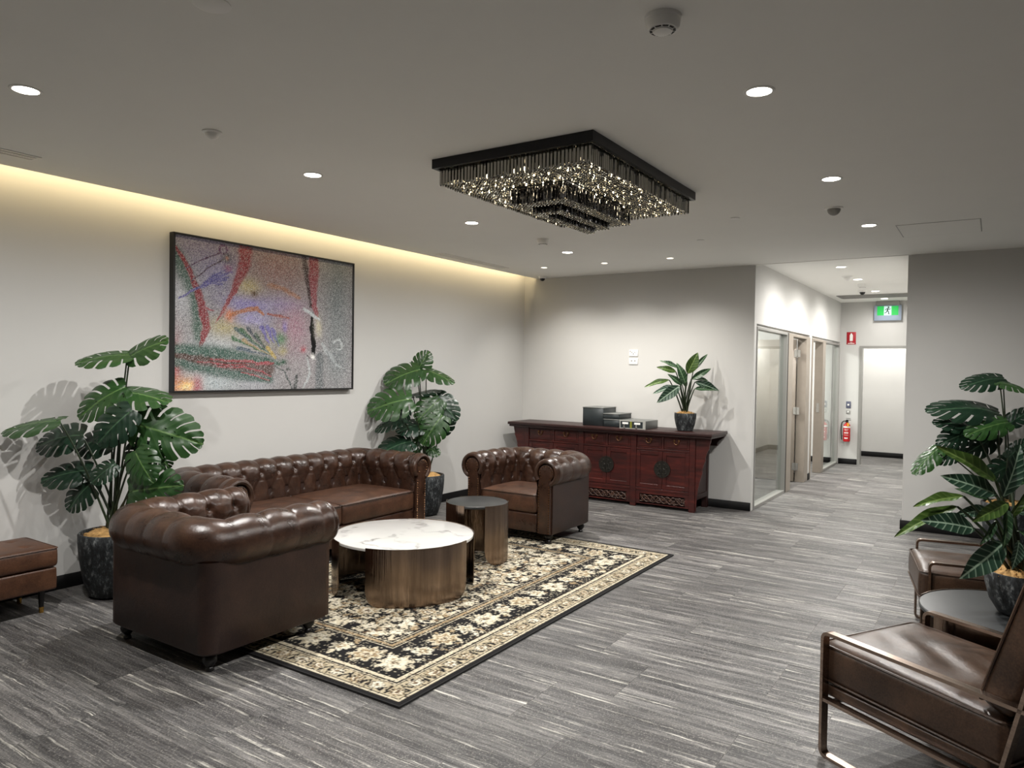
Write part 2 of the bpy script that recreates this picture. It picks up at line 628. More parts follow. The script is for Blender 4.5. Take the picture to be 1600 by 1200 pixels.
def cushion(name, w, d, h, r, mat, parent, crown=0.02, n=(22, 18, 6), dimples=(), wr=0.0, sag=0.0, bulge=0.0):
    """soft box: x in +-w/2, y in +-d/2, z in 0..h"""
    def axis(L, k):
        e = [0, r * 0.22, r * 0.55, r]
        mid = list(np.linspace(r, L - r, max(2, k - 5)))[1:-1]
        return e + mid + [L - q for q in e[::-1]]
    AX, AY, AZ = axis(w, n[0]), axis(d, n[1]), axis(h, n[2])
    nx, ny, nz = len(AX) - 1, len(AY) - 1, len(AZ) - 1
    idx, V, F = {}, [], []

    def vid(i, j, k):
        key = (i, j, k)
        if key in idx:
            return idx[key]
        p = np.array([-w / 2 + AX[i], -d / 2 + AY[j], AZ[k]])
        lo = np.array([-w / 2 + r, -d / 2 + r, r])
        hi = np.array([w / 2 - r, d / 2 - r, h - r])
        c = np.clip(p, lo, hi)
        v = p - c
        L = np.linalg.norm(v)
        if L > 1e-9:
            p = c + v / L * r if (np.abs(v) > 1e-9).sum() > 1 else p
        a, b, q = p[0] / (w / 2), p[1] / (d / 2), p[2] / h
        cx = max(0, 1 - a * a) * max(0, 1 - b * b)
        p[2] += crown * math.sqrt(max(cx, 0)) * (q if q > 0.5 else 0.0) * 1.0
        if q > 0.5:
            p[2] -= sag * math.exp(-(a * a + b * b) * 2.2) * (q - 0.5) * 2
            if wr:
                p[2] += wr * math.sin(9 * a + 4 * b + 2 * math.sin(5 * b)) * cx * (q - 0.5) * 2
            for (dx, dy, dd, rad) in dimples:
                rr = ((p[0] - dx) ** 2 + (p[1] - dy) ** 2) / rad ** 2
                p[2] -= dd * math.exp(-rr) * (q - 0.5) * 2
        if bulge:
            s = 1 - (2 * q - 1) ** 2
            p[0] += bulge * s * (1 if a > 0.98 else -1 if a < -0.98 else 0)
            p[1] += bulge * s * (1 if b > 0.98 else -1 if b < -0.98 else 0)
        idx[key] = len(V)
        V.append(p)
        return idx[key]
    for k in (0, nz):
        for i in range(nx):
            for j in range(ny):
                f = [vid(i, j, k), vid(i + 1, j, k), vid(i + 1, j + 1, k), vid(i, j + 1, k)]
                F.append(f if k else f[::-1])
    for j in (0, ny):
        for i in range(nx):
            for k in range(nz):
                f = [vid(i, j, k), vid(i + 1, j, k), vid(i + 1, j, k + 1), vid(i, j, k + 1)]
                F.append(f[::-1] if j else f)
    for i in (0, nx):
        for j in range(ny):
            for k in range(nz):
                f = [vid(i, j, k), vid(i, j + 1, k), vid(i, j + 1, k + 1), vid(i, j, k + 1)]
                F.append(f if i else f[::-1])
    return pyd(name, V, F, mat, parent, True)


def piping(name, w, d, z, r, mat, parent, rad=0.004, cx=0, cy=0):
    bm = bmesh.new()
    pts = []
    for k, (sx, sy) in enumerate(((1, 1), (-1, 1), (-1, -1), (1, -1))):
        for a in range(5):
            t = (k * 90 + a * 22.5) * PI / 180
            pts.append((cx + sx * (w / 2 - r) + r * math.cos(t), cy + sy * (d / 2 - r) + r * math.sin(t), z))
    pts.append(pts[0])
    tube(bm, pts, rad, 6, False)
    return obj(name, bm, mat, parent, True)


# ================================================================== the room
XL, YB, ZC = -5.188, 8.12, 2.70


def wallbox(name, dims, mat='wall'):
    return struct(bxo(name, dims, MT[mat]))


floor = struct(bxo('floor', (-5.3, 5.6, -4.6, 15.1, -0.06, -0.0014), MT['joint']))
TL, TW, GAP = 0.879, 0.44, 0.0013
tile_cache = {}
ntile = 0


def tile_mesh(lx, ly):
    key = (round(lx, 3), round(ly, 3))
    if key not in tile_cache:
        bm = bmesh.new()
        c = 0.0007
        h = 0.003
        lo = [bm.verts.new((sx * lx / 2, sy * ly / 2, -h)) for sx, sy in ((-1, -1), (1, -1), (1, 1), (-1, 1))]
        mi = [bm.verts.new((sx * lx / 2, sy * ly / 2, -c)) for sx, sy in ((-1, -1), (1, -1), (1, 1), (-1, 1))]
        hi = [bm.verts.new((sx * (lx / 2 - c), sy * (ly / 2 - c), 0)) for sx, sy in ((-1, -1), (1, -1), (1, 1), (-1, 1))]
        for a, b in ((lo, mi), (mi, hi)):
            for i in range(4):
                j = (i + 1) % 4
                bm.faces.new((a[i], a[j], b[j], b[i]))
        bm.faces.new(hi)
        me = bpy.data.meshes.new('tile')
        bm.to_mesh(me)
        bm.free()
        me.materials.append(MT['floor'])
        tile_cache[key] = me
    return tile_cache[key]


def lay(xa, xb, ya, yb, k0, k1):
    for k in range(k0, k1):
        y0, y1 = 1.76 + TW * k, 1.76 + TW * (k + 1)
        y0, y1 = max(y0, ya), min(y1, yb)
        if y1 - y0 < 0.02:
            continue
        off = -1.738 if k % 2 == 0 else -1.445
        i0 = math.floor((xa - off) / TL)
        x = off + i0 * TL
        while x < xb:
            a, b = max(x, xa), min(x + TL, xb)
            if b - a > 0.02:
                o = bpy.data.objects.new('tile', tile_mesh(b - a - GAP, y1 - y0 - GAP))
                COL.objects.link(o)
                o.parent = floor
                o.location = ((a + b) / 2, (y0 + y1) / 2, 0)
            x += TL


lay(XL, 2.6, -0.9, YB, -6, 15)          # the lounge
lay(-2.2, -0.73, YB, 15.0, 14, 31)      # the corridor
bxo('floor_covering', (XL, 5.5, -4.5, -0.882, -0.0016, 0.0), MT['floor'], floor)
bxo('floor_covering', (2.602, 5.5, -0.88, YB, -0.0016, 0.0), MT['floor'], floor)
for nm, d in (('office floor covering', (-5.1, -2.2, 8.2, 13.45, -0.0016, 0.0)),):
    bxo('floor_covering', d, MT['floor'], floor)

# ceilings
struct(bxo('ceiling', (-5.0, 5.5, -4.5, YB, ZC, ZC + 0.035), MT['ceiling']))
struct(bxo('ceiling_corridor', (-2.35, -0.6, YB, 15.1, 2.735, 2.80), MT['ceiling']))
struct(bxo('ceiling_office', (-5.2, -2.35, YB + 0.09, 13.5, 2.735, 2.80), MT['wall']))
struct(bxo('trim_1', (-2.25, -0.7, YB - 0.012, YB + 0.012, ZC - 0.004, 2.80), MT['ceiling']))
struct(bxo('ceiling_cove', (-5.30, -4.85, -4.5, YB + 0.1, 2.97, 3.02), MT['wall']))
struct(bxo('trim_2', (-4.86, -4.83, -4.5, YB, ZC + 0.035, 2.97), MT['wall']))

# walls
wallbox('wall_left', (-5.30, XL, -4.5, YB, 0, 2.97))
wallbox('wall_back', (-5.30, -2.2, YB, YB + 0.09, 0, 2.97))
wallbox('wall_back_right', (-0.73, 5.6, YB, YB + 0.10, 0, 2.80))
wallbox('wall_corridor_right', (-0.73, -0.62, YB + 0.10, 15.0, 0, 2.80))
wallbox('wall_right', (5.5, 5.6, -4.6, YB, 0, 2.74))
wallbox('wall_front', (-5.3, 5.5, -4.6, -4.5, 0, 2.97))
wallbox('wall_far', (-2.6, -0.6, 15.0, 15.1, 0, 2.80))
wallbox('wall_end', (-2.32, -1.895, 13.45, 13.57, 0, 2.80))
wallbox('wall_end_head', (-1.895, -0.73, 13.45, 13.57, 2.0, 2.80))
HT = 2.035
wallbox('wall_corridor_left', (-2.30, -2.2, YB + 0.09, 13.45, HT + 0.03, 2.74))
wallbox('wall_corridor_pier', (-2.30, -2.2, 10.98, 11.14, 0, HT + 0.03))
wallbox('wall_corridor_pier_2', (-2.30, -2.2, 13.40, 13.45, 0, HT + 0.03))
wallbox('wall_passage_left', (-2.6, -2.5, 13.57, 15.0, 0, 2.80))
wallbox('wall_office_left', (-5.2, -5.1, YB + 0.09, 13.5, 0, 2.80))
wallbox('wall_office_partition', (-5.1, -2.3, 11.0, 11.1, 0, 2.80))
wallbox('wall_office_end', (-5.1, -2.3, 13.45, 13.55, 0, 2.80))

BH, BT = 0.092, 0.014


def skirting(name, dims):
    struct(bxo(name, dims, MT['base'], bev=0.003, seg=1))


skirting('baseboard_left', (XL, XL + BT, -4.5, YB, 0, BH))
skirting('baseboard_back', (XL + BT, -2.2, YB - BT, YB, 0, BH))
skirting('baseboard_back_right', (-0.744, 5.5, YB - BT, YB, 0, BH))
skirting('baseboard_corridor_right', (-0.744, -0.73, YB, 15.0, 0, BH))
skirting('baseboard_end', (-2.19, -1.90, 13.45 - BT, 13.45, 0, BH))
skirting('baseboard_far', (-2.5, -0.73, 15.0 - BT, 15.0, 0, BH))
skirting('baseboard_pier', (-2.2, -2.2 + BT, 10.985, 11.135, 0, BH))
skirting('baseboard_office_left', (-5.1, -5.1 + BT, 8.21, 11.0, 0, BH))
skirting('baseboard_office_partition', (-5.08, -2.3, 11.0 - BT, 11.0, 0, BH))
skirting('baseboard_office_end', (-5.08, -2.3, 13.45 - BT, 13.45, 0, BH))


# glazed office fronts along the corridor
def window(name, y0, y1, gasket):
    root = bpy.data.objects.new(name, None)
    COL.objects.link(root)
    root.location = (-2.24, (y0 + y1) / 2, 0)
    root['kind'] = 'structure'
    h = (y1 - y0) / 2
    bm = bmesh.new()
    t = 0.030
    for d in ((-0.05, 0.046, -h, -h + t, 0, HT), (-0.05, 0.046, h - t, h, 0, HT), (-0.05, 0.046, -h + t, h - t, HT - t, HT), (-0.05, 0.046, -h + t, h - t, 0, 0.035)):
        box(bm, *d, bev=0.002, seg=1)
    obj('window_frame', bm, MT['alu'], root)
    bxo('glass_pane', (-0.004, 0.004, -h + t, h - t, 0.035, HT - t), MT['glass'], root)
    if gasket:
        bxo('gasket', (-0.045, 0.049, h, h + 0.03, 0, HT), MT['blackgasket'], root)
    return root


window('window_1', 8.225, 9.66, True)
window('window_2', 12.13, 13.39, False)


def door(name, y0, y1, leaf_y=None, near_post=0.16, far_post=0.22):
    root = bpy.data.objects.new(name, None)
    COL.objects.link(root)
    root.location = (-2.25, (y0 + y1) / 2, 0)
    root['kind'] = 'structure'
    h = (y1 - y0) / 2
    bm = bmesh.new()
    for d in ((-0.06, 0.062, -h, -h + near_post, 0, HT), (-0.06, 0.062, h - far_post, h, 0, HT), (-0.06, 0.062, -h + near_post, h - far_post, HT - 0.035, HT)):
        box(bm, *d, bev=0.003, seg=1)
    obj('door_frame', bm, MT['taupe'], root)
    if leaf_y is not None:
        ly = leaf_y - (y0 + y1) / 2
        leaf = bxo('door_leaf', (-0.90, -0.065, ly - 0.02, ly + 0.02, 0.012, HT - 0.04), MT['taupe'], root, bev=0.002, seg=1)
        for z in (0.22, 1.0, 1.80):
            bm = bmesh.new()
            box(bm, -0.085, -0.005, ly - 0.026, ly - 0.0205, z - 0.05, z + 0.05)
            bmk = [(-0.045, ly - 0.03, z - 0.055), (-0.045, ly - 0.03, z + 0.055)]
            tube(bm, bmk, 0.008, 8)
            obj('hinge', bm, MT['chrome'], leaf, True)
        bm = bmesh.new()
        tube(bm, [(-0.84, ly - 0.022, 1.0), (-0.84, ly - 0.065, 1.0), (-0.80, ly - 0.07, 1.0), (-0.72, ly - 0.07, 1.0)], 0.009, 8)
        obj('door_handle', bm, MT['chrome'], leaf, True)
    else:
        bxo('strike_plate', (-0.02, 0.02, h - far_post - 0.003, h - far_post, 0.93, 1.07), MT['chrome'], root)
    return root


door('door_1', 9.69, 10.98, 10.70, 0.24, 0.24)
door('door_2', 11.14, 12.13, None, 0.05, 0.20)
# metal reveal round the opening in the end wall
bm = bmesh.new()
box(bm, -1.895, -1.855, 13.43, 13.59, 0, 2.0)
box(bm, -1.855, -0.73, 13.43, 13.59, 1.96, 2.0)
struct(obj('door_3', bm, MT['alu']))
# glazed partition inside the first office
root = bpy.data.objects.new('window_3', None)
COL.objects.link(root)
root.location = (-3.55, 9.9, 0)
root['kind'] = 'structure'
bm = bmesh.new()
for d in ((-0.02, 0.02, -1.05, -1.02, 0, 2.0), (-0.02, 0.02, 1.02, 1.05, 0, 2.0), (-0.02, 0.02, -1.02, 1.02, 1.97, 2.0), (-0.02, 0.02, 0.0, 0.02, 0, 1.97)):
    box(bm, *d)
obj('window_frame', bm, MT['alu'], root)
bxo('glass_pane', (-0.004, 0.004, -1.02, 0.0, 0.01, 1.97), MT['glass'], root)
bxo('glass_pane', (-0.004, 0.004, 0.02, 1.02, 0.01, 1.97), MT['glass'], root)
bm = bmesh.new()
tube(bm, [(0.03, 0.12, 0.85), (0.06, 0.12, 0.88), (0.06, 0.12, 1.42), (0.03, 0.12, 1.45)], 0.012, 8)
obj('pull_handle', bm, MT['chrome'], root, True)

# ================================================================== ceiling fittings
DL = [  # x, y, label
    (-3.54, 1.49, 'glowing recessed downlight above the brown ottoman, left row, nearest the camera'),
    (-3.54, 3.09, 'glowing recessed downlight in the left row, second from the camera, before the chandelier'),
    (-3.56, 4.76, 'glowing recessed downlight in the left row, just left of the chandelier'),
    (-3.60, 6.42, 'glowing recessed downlight in the left row, nearest the back wall'),
    (-0.85, 1.50, 'recessed downlight in the right row, out of view above the camera'),
    (-0.85, 3.13, 'large glowing recessed downlight right of the smoke detector, right row'),
    (-0.85, 4.75, 'glowing recessed downlight right of the chandelier, middle of the right row'),
    (-0.855, 6.37, 'glowing recessed downlight beside the ceiling access hatch'),
]


def spot(name, loc, watts, angle, blend, parent, col=(1.0, 0.975, 0.94), rad=0.022, rot=(0, 0, 0)):
    ld = bpy.data.lights.new(name, 'SPOT')
    ld.energy = watts
    ld.spot_size = math.radians(angle)
    ld.spot_blend = blend
    ld.shadow_soft_size = rad
    ld.color = col
    o = bpy.data.objects.new(name, ld)
    COL.objects.link(o)
    o.parent = parent
    o.location = loc
    o.rotation_euler = rot
    return o


def downlight(x, y, z, label, group, r, led, watts, angle, blend, **kw):
    t = thing('downlight', label, 'light', (x, y, z), 0, group)
    bm = bmesh.new()
    lathe(bm, [(r * 1.0, -0.001), (r * 1.02, -0.004), (r * 1.18, -0.005), (r * 1.28, -0.002), (r * 1.28, 0.0)], 28, cap0=False, cap1=False)
    obj('trim_ring', bm, MT['plastic'], t, True)
    bm = bmesh.new()
    lathe(bm, [(0.001, -0.0025), (r * 0.6, -0.0025), (r, -0.0015)], 24, cap1=False)
    obj('led_lens', bm, led, t)
    spot('lamp', (0, 0, -0.03), watts, angle, blend, t, **kw)
    return t


for x, y, lb in DL:
    downlight(x, y, ZC, lb, 'lounge downlights', 0.05, MT['led'], LOUNGE_W, 178, 1.0)
for (x, y), lb in zip(((-4.37, 7.25), (-3.60, 7.25), (-2.84, 7.24)),
                      ('small dim downlight by the dome camera, leftmost of three before the back wall',
                       'small dim downlight, middle of three before the back wall',
                       'small dim downlight, rightmost of three before the back wall')):
    downlight(x, y, ZC, lb, 'wall wash downlights', 0.035, MT['led_small'], WASH_W, 110, 1.0, rot=(math.radians(16), 0, 0), rad=0.02, col=(1.0, 0.955, 0.88))
for (x, y), lb in zip(((-1.476, 8.95), (-1.484, 10.22), (-1.47, 11.75), (-1.487, 12.95)),
                      ('corridor downlight nearest the lounge', 'corridor downlight beside the first ceiling sensor',
                       'corridor downlight before the grey ceiling grille', 'corridor downlight above the exit sign')):
    downlight(x, y, 2.735, lb, 'corridor downlights', 0.05, MT['led'], HALL_W if y < 12.5 else 26.0, 180, 1.0, col=(1.0, 0.97, 0.93))


def added_led_panel(x, y, label, watts=OFFICE_W):  # unseen ceiling panels, added to brighten the offices and the end passage
    t = thing('added_panel_light', label, 'light', (x, y, 2.735))
    bxo('panel_frame', (-0.32, 0.32, -0.62, 0.62, -0.012, 0), MT['plastic'], t, bev=0.002, seg=1)
    bxo('diffuser', (-0.29, 0.29, -0.59, 0.59, -0.014, -0.0121), MT['panel_led'], t)
    ld = bpy.data.lights.new('lamp', 'AREA')
    ld.shape = 'RECTANGLE'
    ld.size, ld.size_y, ld.energy = 0.5, 1.1, watts
    ld.color = (1, 0.98, 0.94)
    o = bpy.data.objects.new('lamp', ld)
    COL.objects.link(o)
    o.parent = t
    o.location = (0, 0, -0.03)


added_led_panel(-3.6, 9.7, 'unseen flat panel light added to brighten the first glazed office')
added_led_panel(-3.6, 12.3, 'unseen flat panel light added to brighten the second glazed office')
added_led_panel(-1.6, 14.3, 'unseen flat panel light added to brighten the passage beyond the corridor end', 38.0)

# cove: LED strip lying on the hidden ledge
t = thing('cove_light_strip', 'warm light strip hidden in the ceiling cove along the left wall', 'light', (-4.990, 1.80, ZC + 0.036))
bxo('strip_body', (-0.008, 0.008, -6.28, 6.28, 0, 0.008), MT['plastic'], t)
bxo('strip_led', (-0.006, 0.006, -6.28, 6.28, 0.008, 0.010), MT['cove_led'], t)
ld = bpy.data.lights.new('lamp', 'AREA')
ld.shape = 'RECTANGLE'
ld.size, ld.size_y, ld.energy = 0.02, 12.5, COVE_W
ld.color = (1.0, 0.80, 0.47)
o = bpy.data.objects.new('lamp', ld)
COL.objects.link(o)
o.parent = t
o.location = (0.0, 0, 0.045)
o.rotation_euler = (0, math.radians(86), 0)


def detector(name, x, y, z, label, r=0.055, h=0.045, cat='detector', kind='smoke', group=None):
    t = thing(name, label, cat, (x, y, z), 0, group)
    bm = bmesh.new()
    if kind == 'smoke':
        lathe(bm, [(r * 1.06, 0), (r * 1.06, -h * 0.22), (r, -h * 0.26), (r * 0.98, -h * 0.62), (r * 0.80, -h * 0.86), (r * 0.58, -h * 0.90)], 32, cap0=False)
        obj('housing', bm, MT['plastic'], t, True)
        bm = bmesh.new()
        for k in range(10):
            a0 = 2 * PI * k / 10 + 0.06
            a1 = 2 * PI * (k + 1) / 10 - 0.06
            vs = [bm.verts.new((q * math.cos(a), q * math.sin(a), zz)) for q, zz in ((r * 0.60, -h * 0.907), (r * 0.755, -h * 0.895)) for a in (a0, a1)]
            bm.faces.new((vs[0], vs[1], vs[3], vs[2]))
        obj('sensing_slot', bm, MT['dark'], t, kind='stuff')
        bm = bmesh.new()
        lathe(bm, [(r * 0.56, -h * 0.88), (r * 0.54, -h * 1.0), (r * 0.3, -h * 1.05), (0.001, -h * 1.06)], 28, cap0=False)
        obj('cap', bm, MT['plastic'], t, True)
    elif kind == 'dome':
        lathe(bm, [(r, 0), (r, -h * 0.30), (r * 0.9, -h * 0.45), (r * 0.66, -h * 0.5)], 28, cap0=False)
        obj('base', bm, MT['plastic'], t, True)
        bm = bmesh.new()
        lathe(bm, [(r * 0.64 * math.cos(a), -h * 0.5 - r * 0.64 * math.sin(a)) for a in np.linspace(0, PI / 2 - 0.02, 7)], 24, cap0=False)
        obj('lens_dome', bm, MT['dome'], t, True)
    elif kind == 'pir':
        lathe(bm, [(r * 1.15, 0), (r * 1.15, -0.005), (r * 0.95, -0.009)], 28, cap0=False)
        obj('mounting_ring', bm, MT['plastic'], t, True)
        bm = bmesh.new()
        lathe(bm, [(r * 0.82 * math.cos(a), -0.008 - h * math.sin(a)) for a in np.linspace(0, PI / 2 - 0.02, 7)], 24, cap0=False)
        obj('lens', bm, MT['greyplastic'] if 'grey' in label else MT['plastic'], t, True)
    else:
        lathe(bm, [(r, 0), (r, -0.004), (r * 0.8, -0.007), (0.001, -0.008)], 24, cap0=False)
        obj('cover_plate', bm, MT['plastic'], t, True)
    return t


detector('smoke_detector', -0.95, 2.315, ZC, 'large white smoke detector on the ceiling near the top right', 0.058, 0.05)
detector('smoke_detector', -3.44, 5.68, ZC, 'small white smoke detector on the ceiling just beyond the chandelier', 0.055, 0.05)
detector('motion_sensor', -3.34, 2.26, ZC, 'small white motion sensor on the ceiling above the left plant', 0.042, 0.032, 'sensor', 'pir')
detector('motion_sensor', -0.98, 5.60, ZC, 'round grey motion sensor on the ceiling between two right downlights', 0.055, 0.045, 'sensor', 'pir')
detector('security_camera', -4.80, 7.93, ZC, 'white dome security camera with black lens in the back left ceiling corner', 0.05, 0.06, 'camera', 'dome')
detector('ceiling_sensor', -2.165, 1.46, ZC, 'flat round ceiling cover cut off by the top edge of the photo', 0.06, 0.03, 'sensor', 'flat')
detector('sprinkler_cap', -1.68, 5.60, ZC, 'flat white sprinkler cap right of the chandelier', 0.034, 0.03, 'sprinkler', 'flat')
detector('sprinkler_cap', -2.22, 6.38, ZC, 'flat white sprinkler cap between the chandelier and the back wall', 0.034, 0.03, 'sprinkler', 'flat')
detector('motion_sensor', -1.55, 9.85, 2.735, 'white ceiling sensor in the corridor beside the second downlight', 0.06, 0.05, 'sensor', 'pir')
detector('smoke_detector', -1.50, 10.75, 2.735, 'white smoke detector on the corridor ceiling', 0.055, 0.055)
detector('ceiling_speaker', -1.62, 11.6, 2.735, 'white round fitting on the corridor ceiling beside the third downlight', 0.06, 0.05, 'sensor', 'dome')


def air_vent(x0, x1, y0, y1, z, label, slats, along_y=True):
    t = thing('air_vent', label, 'vent', ((x0 + x1) / 2, (y0 + y1) / 2, z))
    hx, hy = (x1 - x0) / 2, (y1 - y0) / 2
    bm = bmesh.new()
    b = 0.018
    for d in ((-hx, hx, -hy, -hy + b), (-hx, hx, hy - b, hy), (-hx, -hx + b, -hy + b, hy - b), (hx - b, hx, -hy + b, hy - b)):
        box(bm, *d, -0.006, 0)
    obj('vent_frame', bm, MT['plastic'], t)
    bxo('backing', (-hx + b, hx - b, -hy + b, hy - b, -0.0012, -0.0002), MT['dark'], t)
    w_ = (2 * hx - 2 * b)
    me = None
    for k in range(slats):
        c = -hx + b + w_ * (k + 1) / (slats + 1)
        if me is None:
            bm = bmesh.new()
            box(bm, -0.0085, 0.0085, -hy + b, hy - b, -0.006, -0.0013)
            me = obj('slat', bm, MT['plastic'], t)
            me.location = (c, 0, 0)
        else:
            again(me, t, location=(c, 0, 0))
    return t


air_vent(-4.735, -4.62, 0.95, 2.03, ZC, 'white slotted air vent beside the cove at the left edge', 2)
air_vent(-4.86, -4.745, 5.88, 7.08, ZC, 'white slotted air vent beside the cove near the back wall', 2)
t = thing('return_air_grille', 'grey ceiling air grille across the far end of the corridor', 'vent', (-1.45, 12.42, 2.735))
bxo('vent_frame', (-0.62, 0.62, -0.23, 0.23, -0.012, 0), MT['greyplastic'], t, bev=0.003, seg=1)
sl = None
for k in range(9):
    if sl is None:
        bm = bmesh.new()
        box(bm, -0.59, 0.59, -0.008, 0.008, -0.018, -0.0121)
        sl = obj('slat', bm, MT['greyplastic'], t)
        sl.location = (0, -0.19, 0)
    else:
        again(sl, t, location=(0, -0.19 + k * 0.0475, 0))
t = thing('access_hatch', 'flush square access hatch in the ceiling by the right downlight', 'hatch', (-0.395, 6.77, ZC))
bm = bmesh.new()
for d in ((-0.285, 0.285, -0.29, -0.283), (-0.285, 0.285, 0.283, 0.29), (-0.285, -0.278, -0.283, 0.283), (0.278, 0.285, -0.283, 0.283)):
    box(bm, *d, -0.0012, 0)
obj('shadow_gap', bm, MT['greyplastic'], t)
bxo('panel', (-0.276, 0.276, -0.281, 0.281, -0.0025, 0), MT['ceiling'], t)

# ================================================================== rug
def smooth(x, a, b):
    t = np.clip((x - a) / (b - a), 0, 1)
    return t * t * (3 - 2 * t)


def lin3(c):
    return np.array(lin(c)[:3])


def make_rug():
    LX, LY, st = 2.06, 3.32, 0.0064
    nx, ny = int(LX / st), int(LY / st)
    xs, ys = np.linspace(-LX / 2, LX / 2, nx + 1), np.linspace(-LY / 2, LY / 2, ny + 1)
    X, Y = np.meshgrid(xs, ys)
    r = np.random.default_rng(3)
    BLK, CRM, TAN, BRN, IVO = lin3((26, 25, 26)), lin3((202, 192, 168)), lin3((154, 134, 104)), lin3((104, 86, 68)), lin3((218, 211, 192))
    D = np.minimum(LX / 2 - np.abs(X), LY / 2 - np.abs(Y))
    C = np.zeros(X.shape + (3,))
    C[:] = BLK

    def soft_noise(cell):
        g = r.random((int(LY / cell) + 3, int(LX / cell) + 3)) - 0.5
        ii, jj = (ys + LY / 2) / cell, (xs + LX / 2) / cell
        i0, j0 = ii.astype(int), jj.astype(int)
        fi, fj = smooth(ii - i0, 0, 1)[:, None], smooth(jj - j0, 0, 1)[None, :]
        return g[i0][:, j0] * (1 - fi) * (1 - fj) + g[i0 + 1][:, j0] * fi * (1 - fj) + g[i0][:, j0 + 1] * (1 - fi) * fj + g[i0 + 1][:, j0 + 1] * fi * fj
    XW = X + 0.016 * soft_noise(0.017) + 0.012 * soft_noise(0.04)      # hand-knotted, uneven outlines
    YW = Y + 0.016 * soft_noise(0.017) + 0.012 * soft_noise(0.04)

    def put(mask, col):
        C[mask] = col

    def win(cx, cy, R):
        i0, i1 = np.searchsorted(ys, (cy - R, cy + R))
        j0, j1 = np.searchsorted(xs, (cx - R, cx + R))
        return slice(max(i0, 0), min(i1, ny + 1)), slice(max(j0, 0), min(j1, nx + 1))

    def flower(cx, cy, R, n, cols, ang=0.0, sq=1.0):
        a, b = win(cx, cy, R * 1.25)
        dx, dy = XW[a, b] - cx, (YW[a, b] - cy) / sq
        th = np.arctan2(dy, dx) + ang
        rr = np.hypot(dx, dy) / (R * (0.82 + 0.18 * np.cos(n * th)))
        for lim, c in zip((1.0, 0.80, 0.56, 0.34, 0.16), cols):
            if c is not None:
                C[a, b][rr < lim] = c

    def leaf(cx, cy, L, W, ang, col):
        a, b = win(cx, cy, L)
        dx, dy = XW[a, b] - cx, YW[a, b] - cy
        u = dx * math.cos(ang) + dy * math.sin(ang)
        v = -dx * math.sin(ang) + dy * math.cos(ang)
        C[a, b][(u / L) ** 2 + (v / (W * (1.05 - 0.6 * u / L))) ** 2 < 1] = col
    fx, fy = LX / 2 - 0.56, LY / 2 - 0.56
    # field: dark ground, many cream blossoms and leaves, mirrored about both axes
    P = []
    for _ in range(430):
        P.append((r.uniform(0, fx), r.uniform(0, fy), r.uniform(0.018, 0.052), r.uniform(0.008, 0.018), r.uniform(0, 2 * PI), r.choice(5, p=[.42, .2, .2, .12, .06])))
    for (x, y, L, W_, an, k) in P:
        for sx in (1, -1):
            for sy in (1, -1):
                leaf(sx * x, sy * y, L, W_, math.atan2(sy * math.sin(an), sx * math.cos(an)), (CRM, IVO, TAN, BRN, BLK)[k])
    Q = [(0, 0, .17), (0, .42, .11), (.26, .22, .10), (0.0, .82, .13), (.33, .62, .09), (.2, 1.0, .08), (.40, .98, .07), (.42, .34, .06), (.14, .55, .06), (.44, .04, .09), (.16, .2, .05), (.26, .83, .06), (.12, .98, .05)]
    for (x, y, R) in Q:
        for sx in (1, -1):
            for sy in (1, -1):
                flower(sx * x, sy * y, R, 8 if R > .08 else 6, (BLK, CRM, TAN if R > .085 else IVO, IVO, BRN), r.uniform(0, 6))
    main = D < 0.555
    put(main, BLK)
    # main border scroll of blossoms and leaves
    def along(d, s0):
        out = []
        hx, hy = LX / 2 - d, LY / 2 - d
        for sgn in (1, -1):
            n = int(2 * hy / s0)
            for k in range(n + 1):
                out.append((sgn * hx, -hy + 2 * hy * k / n, PI / 2, k))
            n = int(2 * hx / s0)
            for k in range(1, n):
                out.append((-hx + 2 * hx * k / n, sgn * hy, 0, k))
        return out
    for (x, y, an, k) in along(0.345, 0.19):
        for _ in range(9):
            q, e = r.normal(0, 0.06), r.uniform(-0.110, 0.110)
            leaf(x + q * math.cos(an) + e * math.sin(an), y + q * math.sin(an) + e * math.cos(an), r.uniform(.018, .044), r.uniform(.008, .015), r.uniform(0, 6.3), (CRM, IVO, TAN, CRM)[r.integers(4)])
        if k % 2 == 0:
            flower(x, y, 0.122, 7, (BLK, CRM, TAN if k % 4 else IVO, CRM, BRN), r.uniform(0, 6), 1.15)
        else:
            flower(x + r.uniform(-.02, .02), y, 0.085, 6, (BLK, IVO, CRM, TAN, IVO), r.uniform(0, 6))
    put((D > 0.475) & (D < 0.545), CRM)
    put((D > 0.495) & (D < 0.525), TAN)
    for e in (0.470, 0.491, 0.529, 0.548):
        put(np.abs(D - e) < 0.0045, BLK)
    # guard band with medallions
    put((D > 0.030) & (D < 0.215), BLK)
    put((D > 0.050) & (D < 0.148), lin3((178, 166, 140)))
    put((D > 0.160) & (D < 0.166), CRM)
    put((D > 0.176) & (D < 0.200), CRM)
    for (x, y, an, k) in along(0.099, 0.066):
        if k % 2 == 0:
            flower(x, y, 0.047, 9, (BLK, IVO if k % 4 else TAN, IVO, BRN, TAN), 0)
        else:
            for s_ in (-1, 1):
                leaf(x + s_ * .0135 * math.cos(an), y + s_ * .0135 * math.sin(an), 0.046, 0.0072, an + PI / 2 + 0.30 * s_, BLK)
    put(D < 0.030, BLK)
    put((D > 0.032) & (D < 0.043), CRM)
    # wear: specks where pile of the other colour shows
    h = r.random(X.shape)
    nlow = r.random((ny // 9 + 3, nx // 9 + 3))
    ii = np.arange(ny + 1) / 9.0
    jj = np.arange(nx + 1) / 9.0
    i0, j0 = ii.astype(int), jj.astype(int)
